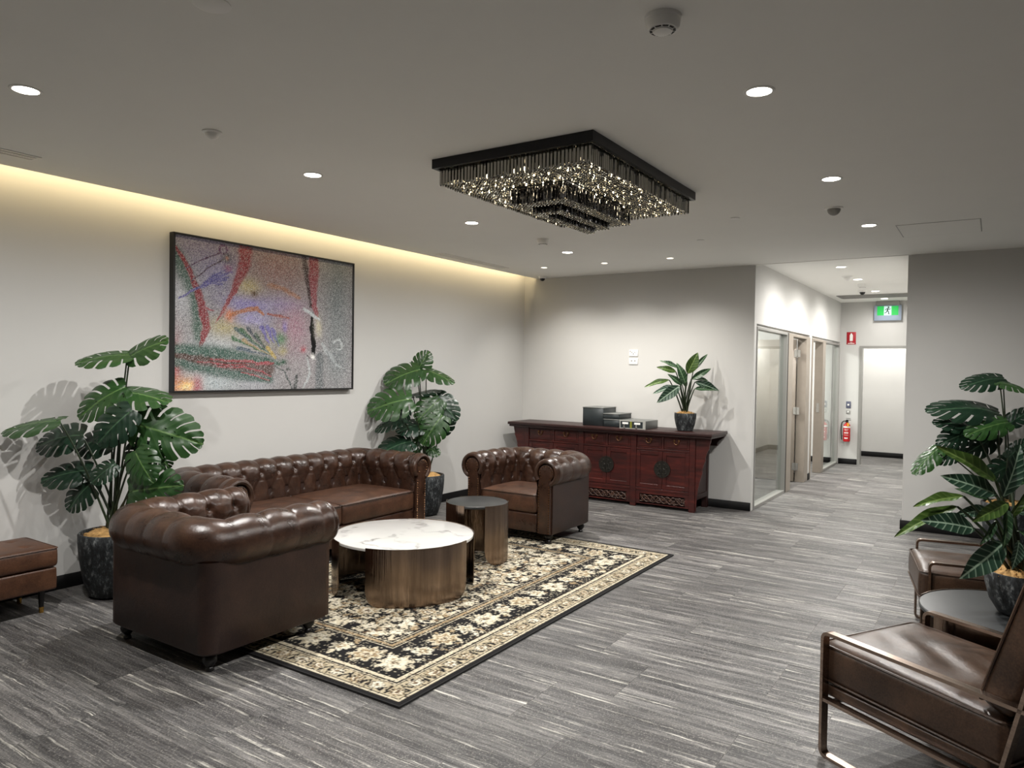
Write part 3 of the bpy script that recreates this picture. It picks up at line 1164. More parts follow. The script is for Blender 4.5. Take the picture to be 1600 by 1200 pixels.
    fi, fj = (ii - i0)[:, None], (jj - j0)[None, :]
    low = (nlow[i0][:, j0] * (1 - fi) * (1 - fj) + nlow[i0 + 1][:, j0] * fi * (1 - fj) + nlow[i0][:, j0 + 1] * (1 - fi) * fj + nlow[i0 + 1][:, j0 + 1] * fi * fj)
    inside = D > 0.22
    C[inside & (h < 0.15 * low)] = CRM
    C[inside & (h > 1 - 0.26 * (1 - low))] = BLK
    C[(~inside) & (D > .03) & (h < 0.05)] = CRM
    C[(~inside) & (D > .03) & (h > 1 - 0.20 * low)] = BRN
    C[(~inside) & (D > .03) & (h > 0.95)] = BLK
    C *= (0.86 + 0.28 * r.random(X.shape))[..., None]
    Z = 0.0095 + 0.0012 * (C.mean(-1) > 0.15) + 0.0006 * r.random(X.shape)
    V = np.stack([X, Y, Z], -1).reshape(-1, 3)
    a = (np.arange(ny)[:, None] * (nx + 1) + np.arange(nx)[None, :]).ravel()
    F = np.stack([a, a + 1, a + nx + 2, a + nx + 1], -1)
    me = bpy.data.meshes.new('pile')
    me.vertices.add(len(V))
    me.vertices.foreach_set('co', V.ravel())
    me.loops.add(F.size)
    me.loops.foreach_set('vertex_index', F.ravel())
    me.polygons.add(len(F))
    me.polygons.foreach_set('loop_start', np.arange(0, F.size, 4))
    me.update(calc_edges=True)
    at = me.color_attributes.new('col', 'FLOAT_COLOR', 'POINT')
    at.data.foreach_set('color', np.concatenate([C.reshape(-1, 3), np.ones((len(V), 1))], 1).ravel().astype(np.float32))
    t = thing('area_rug', 'black and cream floral border rug under the marble coffee table', 'rug', (-2.178 - LX / 2, 2.425 + LY / 2, 0))
    link('pile', me, MT['rug'], t)
    bm = bmesh.new()
    e = 0.006
    for d in ((-LX / 2 - e, LX / 2 + e, -LY / 2 - e, -LY / 2), (-LX / 2 - e, LX / 2 + e, LY / 2, LY / 2 + e), (-LX / 2 - e, -LX / 2, -LY / 2, LY / 2), (LX / 2, LX / 2 + e, -LY / 2, LY / 2)):
        box(bm, *d, 0.0005, 0.0105)
    obj('binding', bm, MT['rugedge'], t)
    bxo('backing', (-LX / 2, LX / 2, -LY / 2, LY / 2, 0.0005, 0.008), MT['rugedge'], t)


make_rug()


# ================================================================== chesterfields
def offset_path(w, D, v, r0, front, step):
    """U path: right arm (front to back), back, left arm (back to front); returns points, outward normals, s"""
    r = max(r0 + v, 0.012)
    cx, cy = w - r0, D - r0
    segs = []
    L1, La, L2 = cy - front, r * PI / 2, 2 * cx
    P, N = [], []
    n1 = max(2, int(round(cy / step)))
    na = 12
    n2 = max(2, int(round(2 * cx / step)))
    for k in range(n1):
        P.append((w + v, front + (cy - front) * k / n1)); N.append((1, 0))
    for k in range(na):
        a = PI / 2 * k / na
        P.append((cx + r * math.cos(a), cy + r * math.sin(a))); N.append((math.cos(a), math.sin(a)))
    for k in range(n2):
        P.append((cx - 2 * cx * k / n2, D + v)); N.append((0, 1))
    for k in range(na):
        a = PI / 2 + PI / 2 * k / na
        P.append((-cx + r * math.cos(a), cy + r * math.sin(a))); N.append((math.cos(a), math.sin(a)))
    for k in range(n1 + 1):
        P.append((-w - v, cy - (cy - front) * k / n1)); N.append((-1, 0))
    return np.array(P), np.array(N)


def bun_foot():
    bm = bmesh.new()
    lathe(bm, [(0.016, 0.0), (0.021, 0.004), (0.021, 0.014), (0.015, 0.022), (0.022, 0.030), (0.034, 0.046), (0.037, 0.062), (0.030, 0.078), (0.022, 0.086), (0.026, 0.095)], 16)
    return bm


def chesterfield(name, label, cat, seats, bw, depth, loc, rz, group=None, zt=0.0):
    t = thing(name, label, cat, loc, rz, group)
    post = 0.15
    wi, D = bw / 2 - post, depth - 0.155
    r0 = 0.05
    cv, cz, R = 0.101, 0.628, 0.111
    ZB = 0.095
    # ---- body: U-shaped shell
    def rr(hw, y0, y1, rad, n=6):
        pts = []
        for (sx, yy, a0) in ((1, y1, 0), (-1, y1, 90)):
            for k in range(n + 1):
                a = math.radians(a0 + 90 * k / n)
                pts.append((sx * (hw - rad) + rad * math.cos(a), yy - rad + rad * math.sin(a)))
        return [(hw, y0)] + pts + [(-hw, y0)]
    outer = rr(bw / 2, 0.012, depth, 0.085)
    inner = rr(wi, 0.012, D, 0.05)
    bm = bmesh.new()
    zs = [ZB, ZB + 0.012, 0.30, 0.552]
    ins = [0.010, 0.0, 0.0, 0.0]
    rows_o, rows_i = [], []
    for z, e in zip(zs, ins):
        rows_o.append([bm.verts.new((x * (1 - e / (bw / 2)), y - (e if y > 0.1 else 0), z)) for x, y in outer])
        rows_i.append([bm.verts.new((x, y, z)) for x, y in inner])
    n = len(outer)
    for a, b in zip(rows_o, rows_o[1:]):
        for i in range(n - 1):
            bm.faces.new((a[i], a[i + 1], b[i + 1], b[i]))
    for a, b in zip(rows_i, rows_i[1:]):
        for i in range(n - 1):
            bm.faces.new((a[i + 1], a[i], b[i], b[i + 1]))
    for i in range(n - 1):
        bm.faces.new((rows_o[-1][i], rows_o[-1][i + 1], rows_i[-1][i + 1], rows_i[-1][i]))
        bm.faces.new((rows_o[0][i + 1], rows_o[0][i], rows_i[0][i], rows_i[0][i + 1]))
    for a, b, c, d in zip(rows_o, rows_o[1:], rows_i, rows_i[1:]):
        bm.faces.new((a[0], b[0], d[0], c[0]))
        bm.faces.new((a[-1], c[-1], d[-1], b[-1]))
    box(bm, -wi, wi, 0.03, D, ZB + 0.002, 0.25)
    obj('body', bm, MT['chest_side'], t, True)
    bm = bmesh.new()
    box(bm, -wi + 0.001, wi - 0.001, -0.004, 0.05, ZB + 0.004, 0.262, bev=0.012, seg=3)
    obj('front_rail', bm, MT['chest'], t, True)
    # ---- tufted inside and scroll roll
    prof, pn = [], []
    for z in np.linspace(0.36, 0.60, 22)[:-1]:
        k = (z - 0.36) / 0.24
        prof.append((0.012 * (1 - k) ** 2 - 0.006 * k, z)); pn.append((-1.0, 0.0))
    for a in np.linspace(math.radians(197), math.radians(-68), 46):
        prof.append((cv + R * math.cos(a), cz + R * math.sin(a))); pn.append((math.cos(a), math.sin(a)))
    prof, pn = np.array(prof), np.array(pn)
    q = np.concatenate([[0], np.cumsum(np.hypot(*np.diff(prof, axis=0).T))])
    step = 0.0085
    ref, _ = offset_path(wi, D, 0.03, r0, 0.0, step)
    s = np.concatenate([[0], np.cumsum(np.hypot(*np.diff(ref, axis=0).T))])
    S = s[-1]
    nb = max(5, int(round(S / 0.168)))
    sp = S / nb
    rowA = [(k + 0.5) * sp for k in range(nb)]            # buttons on the inner scroll
    qA, qB = 0.30, 0.135
    rowB = [k * sp for k in range(1, nb)]
    segs = []
    for a in rowA:
        segs.append((a, qA, a, q[-1] + 0.05))
        for d_ in (-0.5, 0.5):
            segs.append((a, qA, a + d_ * sp, qB))
    for b in rowB:
        segs.append((b, qB, b, -0.02))
    SS, QQ = np.meshgrid(s, q, indexing='ij')
    dc = np.full(SS.shape, 9.0)
    for (s0, q0, s1, q1) in segs:
        vx, vy = s1 - s0, q1 - q0
        L2 = vx * vx + vy * vy
        tt = np.clip(((SS - s0) * vx + (QQ - q0) * vy) / L2, 0, 1)
        dc = np.minimum(dc, np.hypot(SS - s0 - tt * vx, QQ - q0 - tt * vy))
    db = np.full(SS.shape, 9.0)
    ang = np.zeros(SS.shape)
    for (ss, qq) in [(a, qA) for a in rowA] + [(b, qB) for b in rowB]:
        d_ = np.hypot(SS - ss, QQ - qq)
        ang = np.where(d_ < db, np.arctan2(QQ - qq, SS - ss), ang)
        db = np.minimum(db, d_)
    fall = 1 - 0.72 * smooth(QQ, qA + 0.02, q[-1] - 0.12)
    puff = 0.012 * (1 - np.exp(-dc / 0.009)) * fall + 0.013 * (1 - np.exp(-(dc / 0.055) ** 2)) * fall
    disp = puff - 0.030 * np.exp(-(db / 0.021) ** 2)
    disp += 0.0034 * np.cos(ang * 9 + 0.8 * np.sin(SS * 31)) * np.exp(-(db / 0.048) ** 2) * (1 - np.exp(-(db / 0.014) ** 2))
    disp += 0.0012 * np.sin(SS * 61 + 3 * np.sin(QQ * 23)) * np.sin(QQ * 47 + 2 * np.sin(SS * 17)) * fall
    disp -= 0.010 * (1 - smooth(np.minimum(SS, S - SS), 0, 0.03)) * 1.2
    V = np.zeros(SS.shape + (3,))
    for j, ((v, z), (nv, nz_)) in enumerate(zip(prof, pn)):
        P, N = offset_path(wi, D, v, r0, -0.012, step)
        V[:, j, 0] = P[:, 0] + N[:, 0] * nv * disp[:, j]
        V[:, j, 1] = P[:, 1] + N[:, 1] * nv * disp[:, j]
        V[:, j, 2] = z + nz_ * disp[:, j]
    ns, nq = SS.shape
    a = (np.arange(ns - 1)[:, None] * nq + np.arange(nq - 1)[None, :]).ravel()
    F = np.stack([a, a + 1, a + nq + 1, a + nq], -1)
    back = pyd('tufted_back', V.reshape(-1, 3), F.tolist(), MT['chest'], t, True)
    # buttons
    bm = bmesh.new()
    lathe(bm, [(0.0115, 0.0), (0.010, 0.004), (0.006, 0.0065), (0.001, 0.0075)], 10)
    bo = None
    Vg = V
    for (ss, qq) in [(a_, qA) for a_ in rowA] + [(b_, qB) for b_ in rowB]:
        i, j = int(np.argmin(np.abs(s - ss))), int(np.argmin(np.abs(q - qq)))
        i1, i2 = max(i - 6, 0), min(i + 6, ns - 1)
        j1, j2 = max(j - 5, 0), min(j + 5, nq - 1)
        nn = Vector(np.cross(Vg[i, j2] - Vg[i, j1], Vg[i2, j] - Vg[i1, j])).normalized()
        # make it look inward / up
        cen = Vector((0, D * 0.4, 0.9))
        if nn.dot(cen - Vector(Vg[i, j])) < 0:
            nn = -nn
        if bo is None:
            o = bo = obj('button', bm, MT['chest'], back, True)
        else:
            o = again(bo, back)
        o.location = Vector(Vg[i, j]) + nn * 0.001
        o.rotation_euler = Vector((0, 0, 1)).rotation_difference(nn).to_euler()
    # ---- scroll fronts, piping and nail heads
    for sx in (1, -1):
        poly = []
        x0, x1 = 0.012, 0.138
        rs = 0.074
        a_in, a_out = math.radians(218), math.radians(-52)
        poly.append((x0 + 0.004, ZB + 0.006)); poly.append((x1, ZB + 0.006)); poly.append((x1, 0.53))
        for a in np.linspace(a_out, a_in, 26):
            poly.append((cv - 0.006 + rs * math.cos(a), cz + rs * math.sin(a)))
        poly.append((x0 + 0.004, 0.53))
        poly = [(sx * (wi + x), z) for x, z in poly]
        if sx < 0:
            poly = poly[::-1]
        bm = bmesh.new()
        prism(bm, poly, -0.022, 0.014, 0.006)
        af = obj('arm_front', bm, MT['chest'], t, True)
        bm = bmesh.new()
        ring = [(sx * (wi + cv - 0.006 + (R - 0.010) * math.cos(a)), -0.014, cz + (R - 0.010) * math.sin(a)) for a in np.linspace(a_out - 0.25, a_in, 30)]
        tube(bm, ring, 0.019, 8)
        obj('scroll_welt', bm, MT['chest'], af, True)
        bm = bmesh.new()
        for z in np.arange(ZB + 0.02, 0.53, 0.021):
            for xx in (0.026, 0.128):
                bmesh.ops.create_icosphere(bm, subdivisions=1, radius=0.0068, matrix=Matrix.Translation((sx * (wi + xx), -0.0225, z)))
        for a in np.linspace(a_out, a_in, 13):
            bmesh.ops.create_icosphere(bm, subdivisions=1, radius=0.0068, matrix=Matrix.Translation((sx * (wi + cv - 0.006 + (rs - 0.013) * math.cos(a)), -0.0225, cz + (rs - 0.013) * math.sin(a))))
        obj('nail_head', bm, MT['stud'], af, True, kind='stuff')
    # ---- seat cushions
    sw = 2 * wi / seats
    for k in range(seats):
        c = cushion('seat_cushion', sw - 0.006, D - 0.0, 0.165, 0.028, MT['seatlea'], t, crown=0.024, n=(26, 22, 9), wr=0.0025, bulge=0.004)
        c.location = (-wi + sw * (k + 0.5), D / 2 - 0.012, 0.264)
        p = piping('piping', sw - 0.002, D + 0.004, 0.160, 0.03, MT['chest'], c, 0.005)
    # ---- feet
    f0 = None
    feet = [(sx * (bw / 2 - 0.075), y) for sx in (1, -1) for y in (0.075, depth - 0.075)]
    if seats > 1:
        feet += [(0, 0.075), (0, depth - 0.075)]
    for x, y in feet:
        z = zt if y < 0.2 else 0.0
        if f0 is None:
            f0 = obj('foot', bun_foot(), MT['blackfoot'], t, True)
            f0.location = (x, y, z)
        else:
            again(f0, t, location=(x, y, z))
    return t


chesterfield('chesterfield_armchair', 'brown chesterfield armchair seen from behind, nearest the camera', 'armchair', 1, 0.90, 0.77, (-3.585, 2.875, 0), PI, zt=0.0122)
chesterfield('chesterfield_armchair', 'brown chesterfield armchair facing the camera, before the red sideboard', 'armchair', 1, 0.90, 0.74, (-3.585, 5.40, 0), 0, zt=0.0122)
chesterfield('chesterfield_sofa', 'long tufted brown leather chesterfield sofa along the wall under the painting', 'sofa', 2, 2.04, 0.80, (-4.265, 4.05, 0), math.radians(91))

# ================================================================== tables
def drum_table(name, label, loc, R, H, panels, top_mat, top_t, span_note=None, zb=0.0, taper=0.0):
    t = thing(name, label, 'table', loc)
    bm = bmesh.new()
    lathe(bm, [(R - 0.012, H - top_t), (R - 0.004, H - top_t + 0.003), (R - 0.003, H - 0.005), (R - 0.006, H - 0.001), (R - 0.010, H)], 72)
    obj('table_top', bm, top_mat, t, True)
    bm = bmesh.new()
    lathe(bm, [(R - 0.05, H - top_t - 0.010), (R - 0.05, H - top_t)], 48)
    obj('top_support', bm, MT['iron'], t)
    for (a0, a1) in panels:
        n, m_ = 72, 12
        bm = bmesh.new()
        cr_ = 0.20 * H + 0.02      # rounding of the lower corners
        arc = R * math.radians(a1 - a0)
        grid = {}
        for side, rr in ((0, R - 0.0025), (1, R + 0.0025)):
            for i in range(n + 1):
                u = i / n
                e = min(u, 1 - u) * arc
                z0 = zb
                if e < cr_:
                    z0 = zb + cr_ - math.sqrt(max(cr_ ** 2 - (cr_ - e) ** 2, 0))
                a = math.radians(a0 + (a1 - a0) * u)
                for j in range(m_ + 1):
                    z = z0 + (H + 0.002 - z0) * j / m_
                    k_ = a * R * 1000 / 9.5 + 0.7 * math.sin(z * 14 + a * 3)
                    rp = rr + 0.0009 * math.sin(k_) * math.sin(k_ * 0.37 + 1.0) + 0.0006 * math.sin(k_ * 0.61 + 2.0)
                    grid[side, i, j] = bm.verts.new((rp * math.cos(a), rp * math.sin(a), z))
        for i in range(n):
            for j in range(m_):
                bm.faces.new((grid[1, i, j], grid[1, i + 1, j], grid[1, i + 1, j + 1], grid[1, i, j + 1]))
                bm.faces.new((grid[0, i + 1, j], grid[0, i, j], grid[0, i, j + 1], grid[0, i + 1, j + 1]))
            bm.faces.new((grid[0, i, m_], grid[1, i, m_], grid[1, i + 1, m_], grid[0, i + 1, m_]))
            bm.faces.new((grid[1, i, 0], grid[0, i, 0], grid[0, i + 1, 0], grid[1, i + 1, 0]))
        for i in (0, n):
            for j in range(m_):
                f = (grid[0, i, j], grid[1, i, j], grid[1, i, j + 1], grid[0, i, j + 1])
                bm.faces.new(f if i else f[::-1])
        obj('curved_panel', bm, MT['bronze'], t, True)
    return t


drum_table('coffee_table', 'low round white marble coffee table with brushed bronze panels on the rug', (-3.37, 3.78, 0.0122), 0.482, 0.366,
           [(-78, 10), (34, 128), (158, 252)], MT['marble'], 0.022)
drum_table('side_table', 'small round dark topped bronze table between coffee table and far armchair', (-3.391, 4.663, 0.0122), 0.245, 0.457,
           [(-40, 44), (80, 162), (200, 282)], MT['darktop'], 0.02)
drum_table('side_table', 'round dark topped table with a potted plant between the two lounge chairs', (0.085, 3.925, 0.0), 0.36, 0.467,
           [(-141, -72), (-21, 48), (99, 168)], MT['darktop'], 0.02)


# ================================================================== bench by the left wall
def make_ottoman():
    W, L = 0.42, 0.86
    t = thing('leather_ottoman', 'brown leather storage ottoman with button tufted lid at the left edge', 'ottoman', (-4.93, 2.165 - L / 2, 0))
    c = cushion('body', W, L, 0.135, 0.014, MT['ottoman'], t, crown=0.0, n=(10, 14, 8), bulge=0.002)
    c.location = (0, 0, 0.142)
    dm = [(x, y, 0.014, 0.022) for x in (-0.1, 0.1) for y in (-0.3, -0.1, 0.1, 0.3)]
    lid = cushion('lid', W + 0.008, L + 0.008, 0.115, 0.02, MT['ottoman'], t, crown=0.018, n=(32, 60, 9), dimples=dm, bulge=0.003)
    lid.location = (0, 0, 0.281)
    b0 = None
    for (x, y, a, r) in dm:
        if b0 is None:
            bm = bmesh.new()
            lathe(bm, [(0.010, 0), (0.008, 0.004), (0.001, 0.006)], 10)
            b0 = obj('button', bm, MT['ottoman'], lid, True)
            b0.location = (x, y, 0.115)
        else:
            again(b0, lid, location=(x, y, 0.115))
    piping('piping', W + 0.01, L + 0.01, 0.112, 0.02, MT['ottoman'], lid, 0.004)
    f0 = None
    for sx in (-1, 1):
        for sy in (-1, 1):
            if f0 is None:
                bm = bmesh.new()
                lathe(bm, [(0.0135, 0.035), (0.019, 0.142)], 14)
                f0 = obj('leg', bm, MT['blackfoot'], t, True)
                f0.location = (sx * (W / 2 - 0.065), sy * (L / 2 - 0.06), 0)
                bm = bmesh.new()
                lathe(bm, [(0.0125, 0.0), (0.0145, 0.035), (0.0145, 0.036)], 14)
                cap = obj('brass_cap', bm, MT['brass'], f0, True)
            else:
                o = again(f0, t, location=(sx * (W / 2 - 0.065), sy * (L / 2 - 0.06), 0))
                again(cap, o)


make_ottoman()


# ================================================================== lounge chairs
def lounge_chair(label, loc, rz):
    """local x runs backwards from the front posts, y across"""
    t = thing('lounge_chair', label, 'chair', loc, rz)
    W = 0.655
    wy, th = 0.035, 0.013
    for s in (-1, 1):
        y = s * (W / 2 - wy / 2)
        bm = bmesh.new()
        pts = round_path([(0.76, 0.4945), (0.0, 0.4945), (0.0, 0.0065), (0.62, 0.0065), (0.815, 0.83)], 0.028, 5)
        bar(bm, pts, wy, th, y)
        bar(bm, [(0.006, 0.228), (0.665, 0.222)], wy * 0.9, th, y)
        o = obj('arm_frame', bm, MT['bronze_bar'], t, True)
        shade(o, 30)
    bm = bmesh.new()
    for (x, z) in ((0.03, 0.222), (0.62, 0.212), (0.80, 0.79), (0.60, 0.0065)):
        box(bm, x - 0.012, x + 0.012, -W / 2 + wy, W / 2 - wy, z - 0.006, z + 0.006, bev=0.002, seg=1)
    obj('cross_bar', bm, MT['bronze_bar'], t)
    iw = W - 2 * wy - 0.006
    c = cushion('seat_base', 0.66, iw, 0.045, 0.012, MT['lounge'], t, crown=0.0, n=(12, 12, 8))
    c.location = (0.30, 0, 0.234)
    s_ = cushion('seat_cushion', 0.72, iw - 0.004, 0.155, 0.028, MT['lounge'], t, crown=0.018, n=(40, 32, 10), wr=0.004, bulge=0.006)
    s_.location = (0.315, 0, 0.279)
    s_.rotation_euler = (0, math.radians(1.2), 0)
    piping('piping', 0.724, iw, 0.148, 0.03, MT['lounge'], s_, 0.005)
    piping('piping', 0.724, iw, 0.010, 0.03, MT['lounge'], s_, 0.005)
    b = cushion('back_cushion', 0.47, iw - 0.006, 0.115, 0.03, MT['lounge'], t, crown=0.018, n=(26, 28, 9), wr=0.003, bulge=0.005)
    # cushion local x runs up the back, local z points forward
    a = math.radians(18)
    up = Vector((math.sin(a), 0, math.cos(a)))
    fw = Vector((-math.cos(a), 0, math.sin(a)))
    Mx = Matrix((( up.x, 0, fw.x, 0), (0, 1, 0, 0), (up.z, 0, fw.z, 0), (0, 0, 0, 1)))
    pos = Vector((0.688, 0, 0.43)) + up * 0.235
    b.matrix_local = Matrix.Translation(pos) @ Mx
    piping('piping', 0.474, iw - 0.002, 0.106, 0.03, MT['lounge'], b, 0.005)
    bp = bxo('back_panel', (-0.235, 0.215, -iw / 2 + 0.01, iw / 2 - 0.01, -0.03, -0.002), MT['lounge'], t, bev=0.008)
    bp.matrix_local = Matrix.Translation(pos) @ Mx
    return t


lounge_chair('brown leather lounge chair with bronze arms, nearest, cut by the right edge', (-0.379, 3.371, 0), math.radians(-30.5))
lounge_chair('brown leather lounge chair behind the round side table, before the right wall', (-0.325, 4.90, 0), math.radians(10))


# ================================================================== red sideboard
def make_sideboard():
    YF, YBk = 7.62, 8.085
    t = thing('sideboard', 'long antique red lacquered sideboard with black top against the back wall', 'sideboard', (-3.75, 7.85, 0))
    ox, oy = -3.75, 7.85

    def L(x0, x1, y0, y1, z0, z1):
        return (x0 - ox, x1 - ox, y0 - oy, y1 - oy, z0, z1)
    xr, xl = -2.66, -4.84
    ZT = 0.868
    # top board with stepped moulding
    bm = bmesh.new()
    box(bm, *L(-5.05, -2.46, 7.555, 8.095, ZT - 0.034, ZT), bev=0.006, seg=2)
    box(bm, *L(-5.035, -2.475, 7.572, 8.09, ZT - 0.058, ZT - 0.034), bev=0.004, seg=1)
    o = obj('top_board', bm, MT['blackwood'], t)
    shade(o)
    # carcass
    bm = bmesh.new()
    box(bm, *L(xl + 0.03, xr - 0.03, YF + 0.025, YBk, 0.185, ZT - 0.058))
    obj('carcass', bm, MT['blackwood'], t)
    # legs
    def leg(x0, x1, y0, y1, ztop=ZT - 0.058, mat='red'):
        bm = bmesh.new()
        box(bm, *L(x0, x1, y0, y1, 0, ztop), bev=0.004, seg=1)
        obj('leg', bm, MT[mat], t)
    for a, b in ((xr - 0.065, xr), (xl, xl + 0.065)):
        leg(a, b, YF, YF + 0.055)
        leg(a, b, YBk - 0.055, YBk, mat='blackwood')
    mids = (-3.415, -4.085)
    for x in mids:
        leg(x, x + 0.07, YF + 0.002, YF + 0.055)
    # end brackets
    prof = [(0, 0.02), (0.0, ZT - 0.058), (0.165, ZT - 0.058), (0.158, 0.77), (0.146, 0.735), (0.150, 0.71), (0.128, 0.665), (0.104, 0.60), (0.110, 0.575), (0.088, 0.52), (0.07, 0.46), (0.078, 0.435), (0.055, 0.36), (0.032, 0.26), (0.018, 0.15), (0.01, 0.02)]
    for sgn, x in ((1, xr), (-1, xl)):
        pl = [(x - ox + sgn * a, z) for a, z in prof]
        bm = bmesh.new()
        prism(bm, pl, YF + 0.012 - oy, YF + 0.034 - oy, 0.003)
        obj('side_bracket', bm, MT['red'], t)
        pl2 = [(x - ox + sgn * a, z) for a, z in ((0, 0.70), (0, ZT - 0.058), (0.185, ZT - 0.058), (0.175, 0.795), (0.12, 0.765), (0.10, 0.735), (0.105, 0.70))]
        bm = bmesh.new()
        prism(bm, pl2, YBk - 0.05 - oy, YBk - 0.02 - oy, 0.003)
        obj('side_bracket', bm, MT['blackwood'], t)
        bm = bmesh.new()
        box(bm, *L(x - (0.03 if sgn > 0 else -0.0), x + (0.0 if sgn > 0 else 0.03), YF + 0.055, YBk - 0.055, 0.13, 0.185))
        obj('side_rail', bm, MT['blackwood'], t)
        bm = bmesh.new()
        box(bm, *L(*((x - 0.018, x - 0.006) if sgn > 0 else (x + 0.006, x + 0.018)), YF + 0.055, YBk - 0.055, 0.185, ZT - 0.058))
        obj('side_panel', bm, MT['blackwood'], t)
    bays = ((xl + 0.065, mids[1]), (mids[1] + 0.07, mids[0]), (mids[0] + 0.07, xr - 0.065))
    # rails across
    for (a, b) in bays:
        for z0, z1 in ((ZT - 0.075, ZT - 0.058), (0.640, 0.662), (0.185, 0.215)):
            bm = bmesh.new()
            box(bm, *L(a, b, YF + 0.008, YF + 0.03, z0, z1), bev=0.003, seg=1)
            obj('rail', bm, MT['red'], t)
        mid = (a + b) / 2
        bm = bmesh.new()
        box(bm, *L(mid - 0.013, mid + 0.013, YF + 0.01, YF + 0.03, 0.662, ZT - 0.075))
        obj('stile', bm, MT['red'], t)
        for c0, c1 in ((a, mid - 0.013), (mid + 0.013, b)):
            bm = bmesh.new()
            box(bm, *L(c0 + 0.004, c1 - 0.004, YF + 0.012, YF + 0.032, 0.666, ZT - 0.079), bev=0.003, seg=1)
            box(bm, *L(c0 + 0.026, c1 - 0.026, YF + 0.006, YF + 0.014, 0.684, ZT - 0.097), bev=0.003, seg=1)
            d = obj('drawer', bm, MT['red'], t)
            cx = (c0 + c1) / 2
            bm = bmesh.new()
            for sx in (-1, 1):
                lathe_v = lathe(bm, [(0.001, 0), (0.017, 0.001), (0.014, 0.006), (0.001, 0.008)], 10, cap0=False, cap1=False)
                bmesh.ops.transform(bm, matrix=Matrix.Translation((cx - ox + sx * 0.026, YF + 0.006 - oy, 0.762)) @ Matrix.Rotation(PI / 2, 4, 'X'), verts=lathe_v)
            tube(bm, [(cx - ox + 0.028 * math.cos(q), YF - 0.004 - oy, 0.758 - 0.036 * math.sin(q)) for q in np.linspace(0.1, PI - 0.1, 12)], 0.0052, 6)
            obj('pull', bm, MT['pull'], d, True)
        # doors
        for k, (c0, c1) in enumerate(((a, mid), (mid, b))):
            bm = bmesh.new()
            z0, z1 = 0.219, 0.636
            fw = 0.045
            x0, x1 = c0 + 0.003, c1 - 0.0015
            for dd in ((x0, x0 + fw, z0, z1), (x1 - fw, x1, z0, z1), (x0 + fw, x1 - fw, z0, z0 + fw), (x0 + fw, x1 - fw, z1 - fw, z1)):
                box(bm, *L(dd[0], dd[1], YF + 0.006, YF + 0.03, dd[2], dd[3]), bev=0.002, seg=1)
            box(bm, *L(x0 + fw, x1 - fw, YF + 0.014, YF + 0.028, z0 + fw, z1 - fw))
            dr = obj('door', bm, MT['red'], t)
            # half of the round metal plaque, with its ring pull
            s_ = -1 if k == 0 else 1
            bm = bmesh.new()
            R = 0.094
            pl = [(mid - ox + s_ * 0.001, 0.440 - R)] + [(mid - ox + s_ * (0.001 + R * math.cos(q)), 0.440 + R * math.sin(q)) for q in np.linspace(-PI / 2 + 0.05, PI / 2 - 0.05, 18)] + [(mid - ox + s_ * 0.001, 0.440 + R)]
            prism(bm, pl, YF + 0.001 - oy, YF + 0.007 - oy)
            for (px, pz) in ((0.028, 0.05), (0.028, -0.005), (0.055, 0.02), (0.04, -0.05)):
                v = lathe(bm, [(0.009, 0), (0.007, 0.005), (0.001, 0.007)], 8, cap0=False, cap1=False)
                bmesh.ops.transform(bm, matrix=Matrix.Translation((mid - ox + s_ * px, YF + 0.001 - oy, 0.44 + pz)) @ Matrix.Rotation(PI / 2, 4, 'X'), verts=v)
            tube(bm, [(mid - ox + s_ * (0.022 + 0.012 * math.cos(q)), YF - 0.004 - oy, 0.418 + 0.03 * math.sin(q)) for q in np.linspace(0, 2 * PI, 14)], 0.003, 6, False)
            obj('lock_plate', bm, MT['iron'], dr, True)
        # carved, pierced apron
        bm = bmesh.new()
        box(bm, *L(a, b, YF + 0.012, YF + 0.03, 0.150, 0.186))
        box(bm, *L(a, b, YF + 0.012, YF + 0.026, 0.035, 0.046))
        box(bm, *L(a, a + 0.045, YF + 0.012, YF + 0.03, 0.046, 0.150))
        box(bm, *L(b - 0.045, b, YF + 0.012, YF + 0.03, 0.046, 0.150))
        obj('apron', bm, MT['red'], t)
        bm = bmesh.new()
        rr_ = random.Random(int(a * 100))
        span = (a + 0.05, b - 0.05)
        for i in range(26):
            cx = span[0] + (span[1] - span[0]) * (i + 0.5) / 26
            cz = 0.098 + rr_.uniform(-0.028, 0.028)
            r_ = rr_.uniform(0.012, 0.024)
            a0 = rr_.uniform(0, 6.28)
            pts = [(cx - ox + r_ * (1 - 0.12 * q) * math.cos(a0 + q), YF + 0.016 - oy + 0.004 * math.sin(q * 2), cz + r_ * (1 - 0.12 * q) * math.sin(a0 + q)) for q in np.linspace(0, 5.0, 11)]
            tube(bm, pts, [0.0055 * (1 - 0.06 * k) for k in range(11)], 5)
        for i in range(3):
            pts = [(span[0] - ox + (span[1] - span[0]) * u, YF + 0.018 - oy, 0.098 + 0.036 * math.sin(u * 16 + i * 2.1)) for u in np.linspace(0, 1, 40)]
            tube(bm, pts, 0.0048, 5)
        obj('carving', bm, MT['carve'], t, True)
        bm = bmesh.new()
        box(bm, *L(a, b, YF + 0.05, YF + 0.056, 0.05, 0.185))
        obj('apron_back', bm, MT['blackwood'], t)
    return t


make_sideboard()
ZS = 0.868


def lid_box(name, label, x0, x1, y0, y1, z0, z1, lip=0.012, mat='boxdark'):
    t = thing(name, label, 'box', ((x0 + x1) / 2, (y0 + y1) / 2, z0))
    hx, hy, h = (x1 - x0) / 2, (y1 - y0) / 2, z1 - z0
    bxo('body', (-hx + 0.003, hx - 0.003, -hy + 0.003, hy - 0.003, 0, h - lip), MT[mat], t, bev=0.002, seg=1)
    bxo('lid', (-hx, hx, -hy, hy, h - lip, h), MT['boxgrey'], t, bev=0.002, seg=1)
    return t


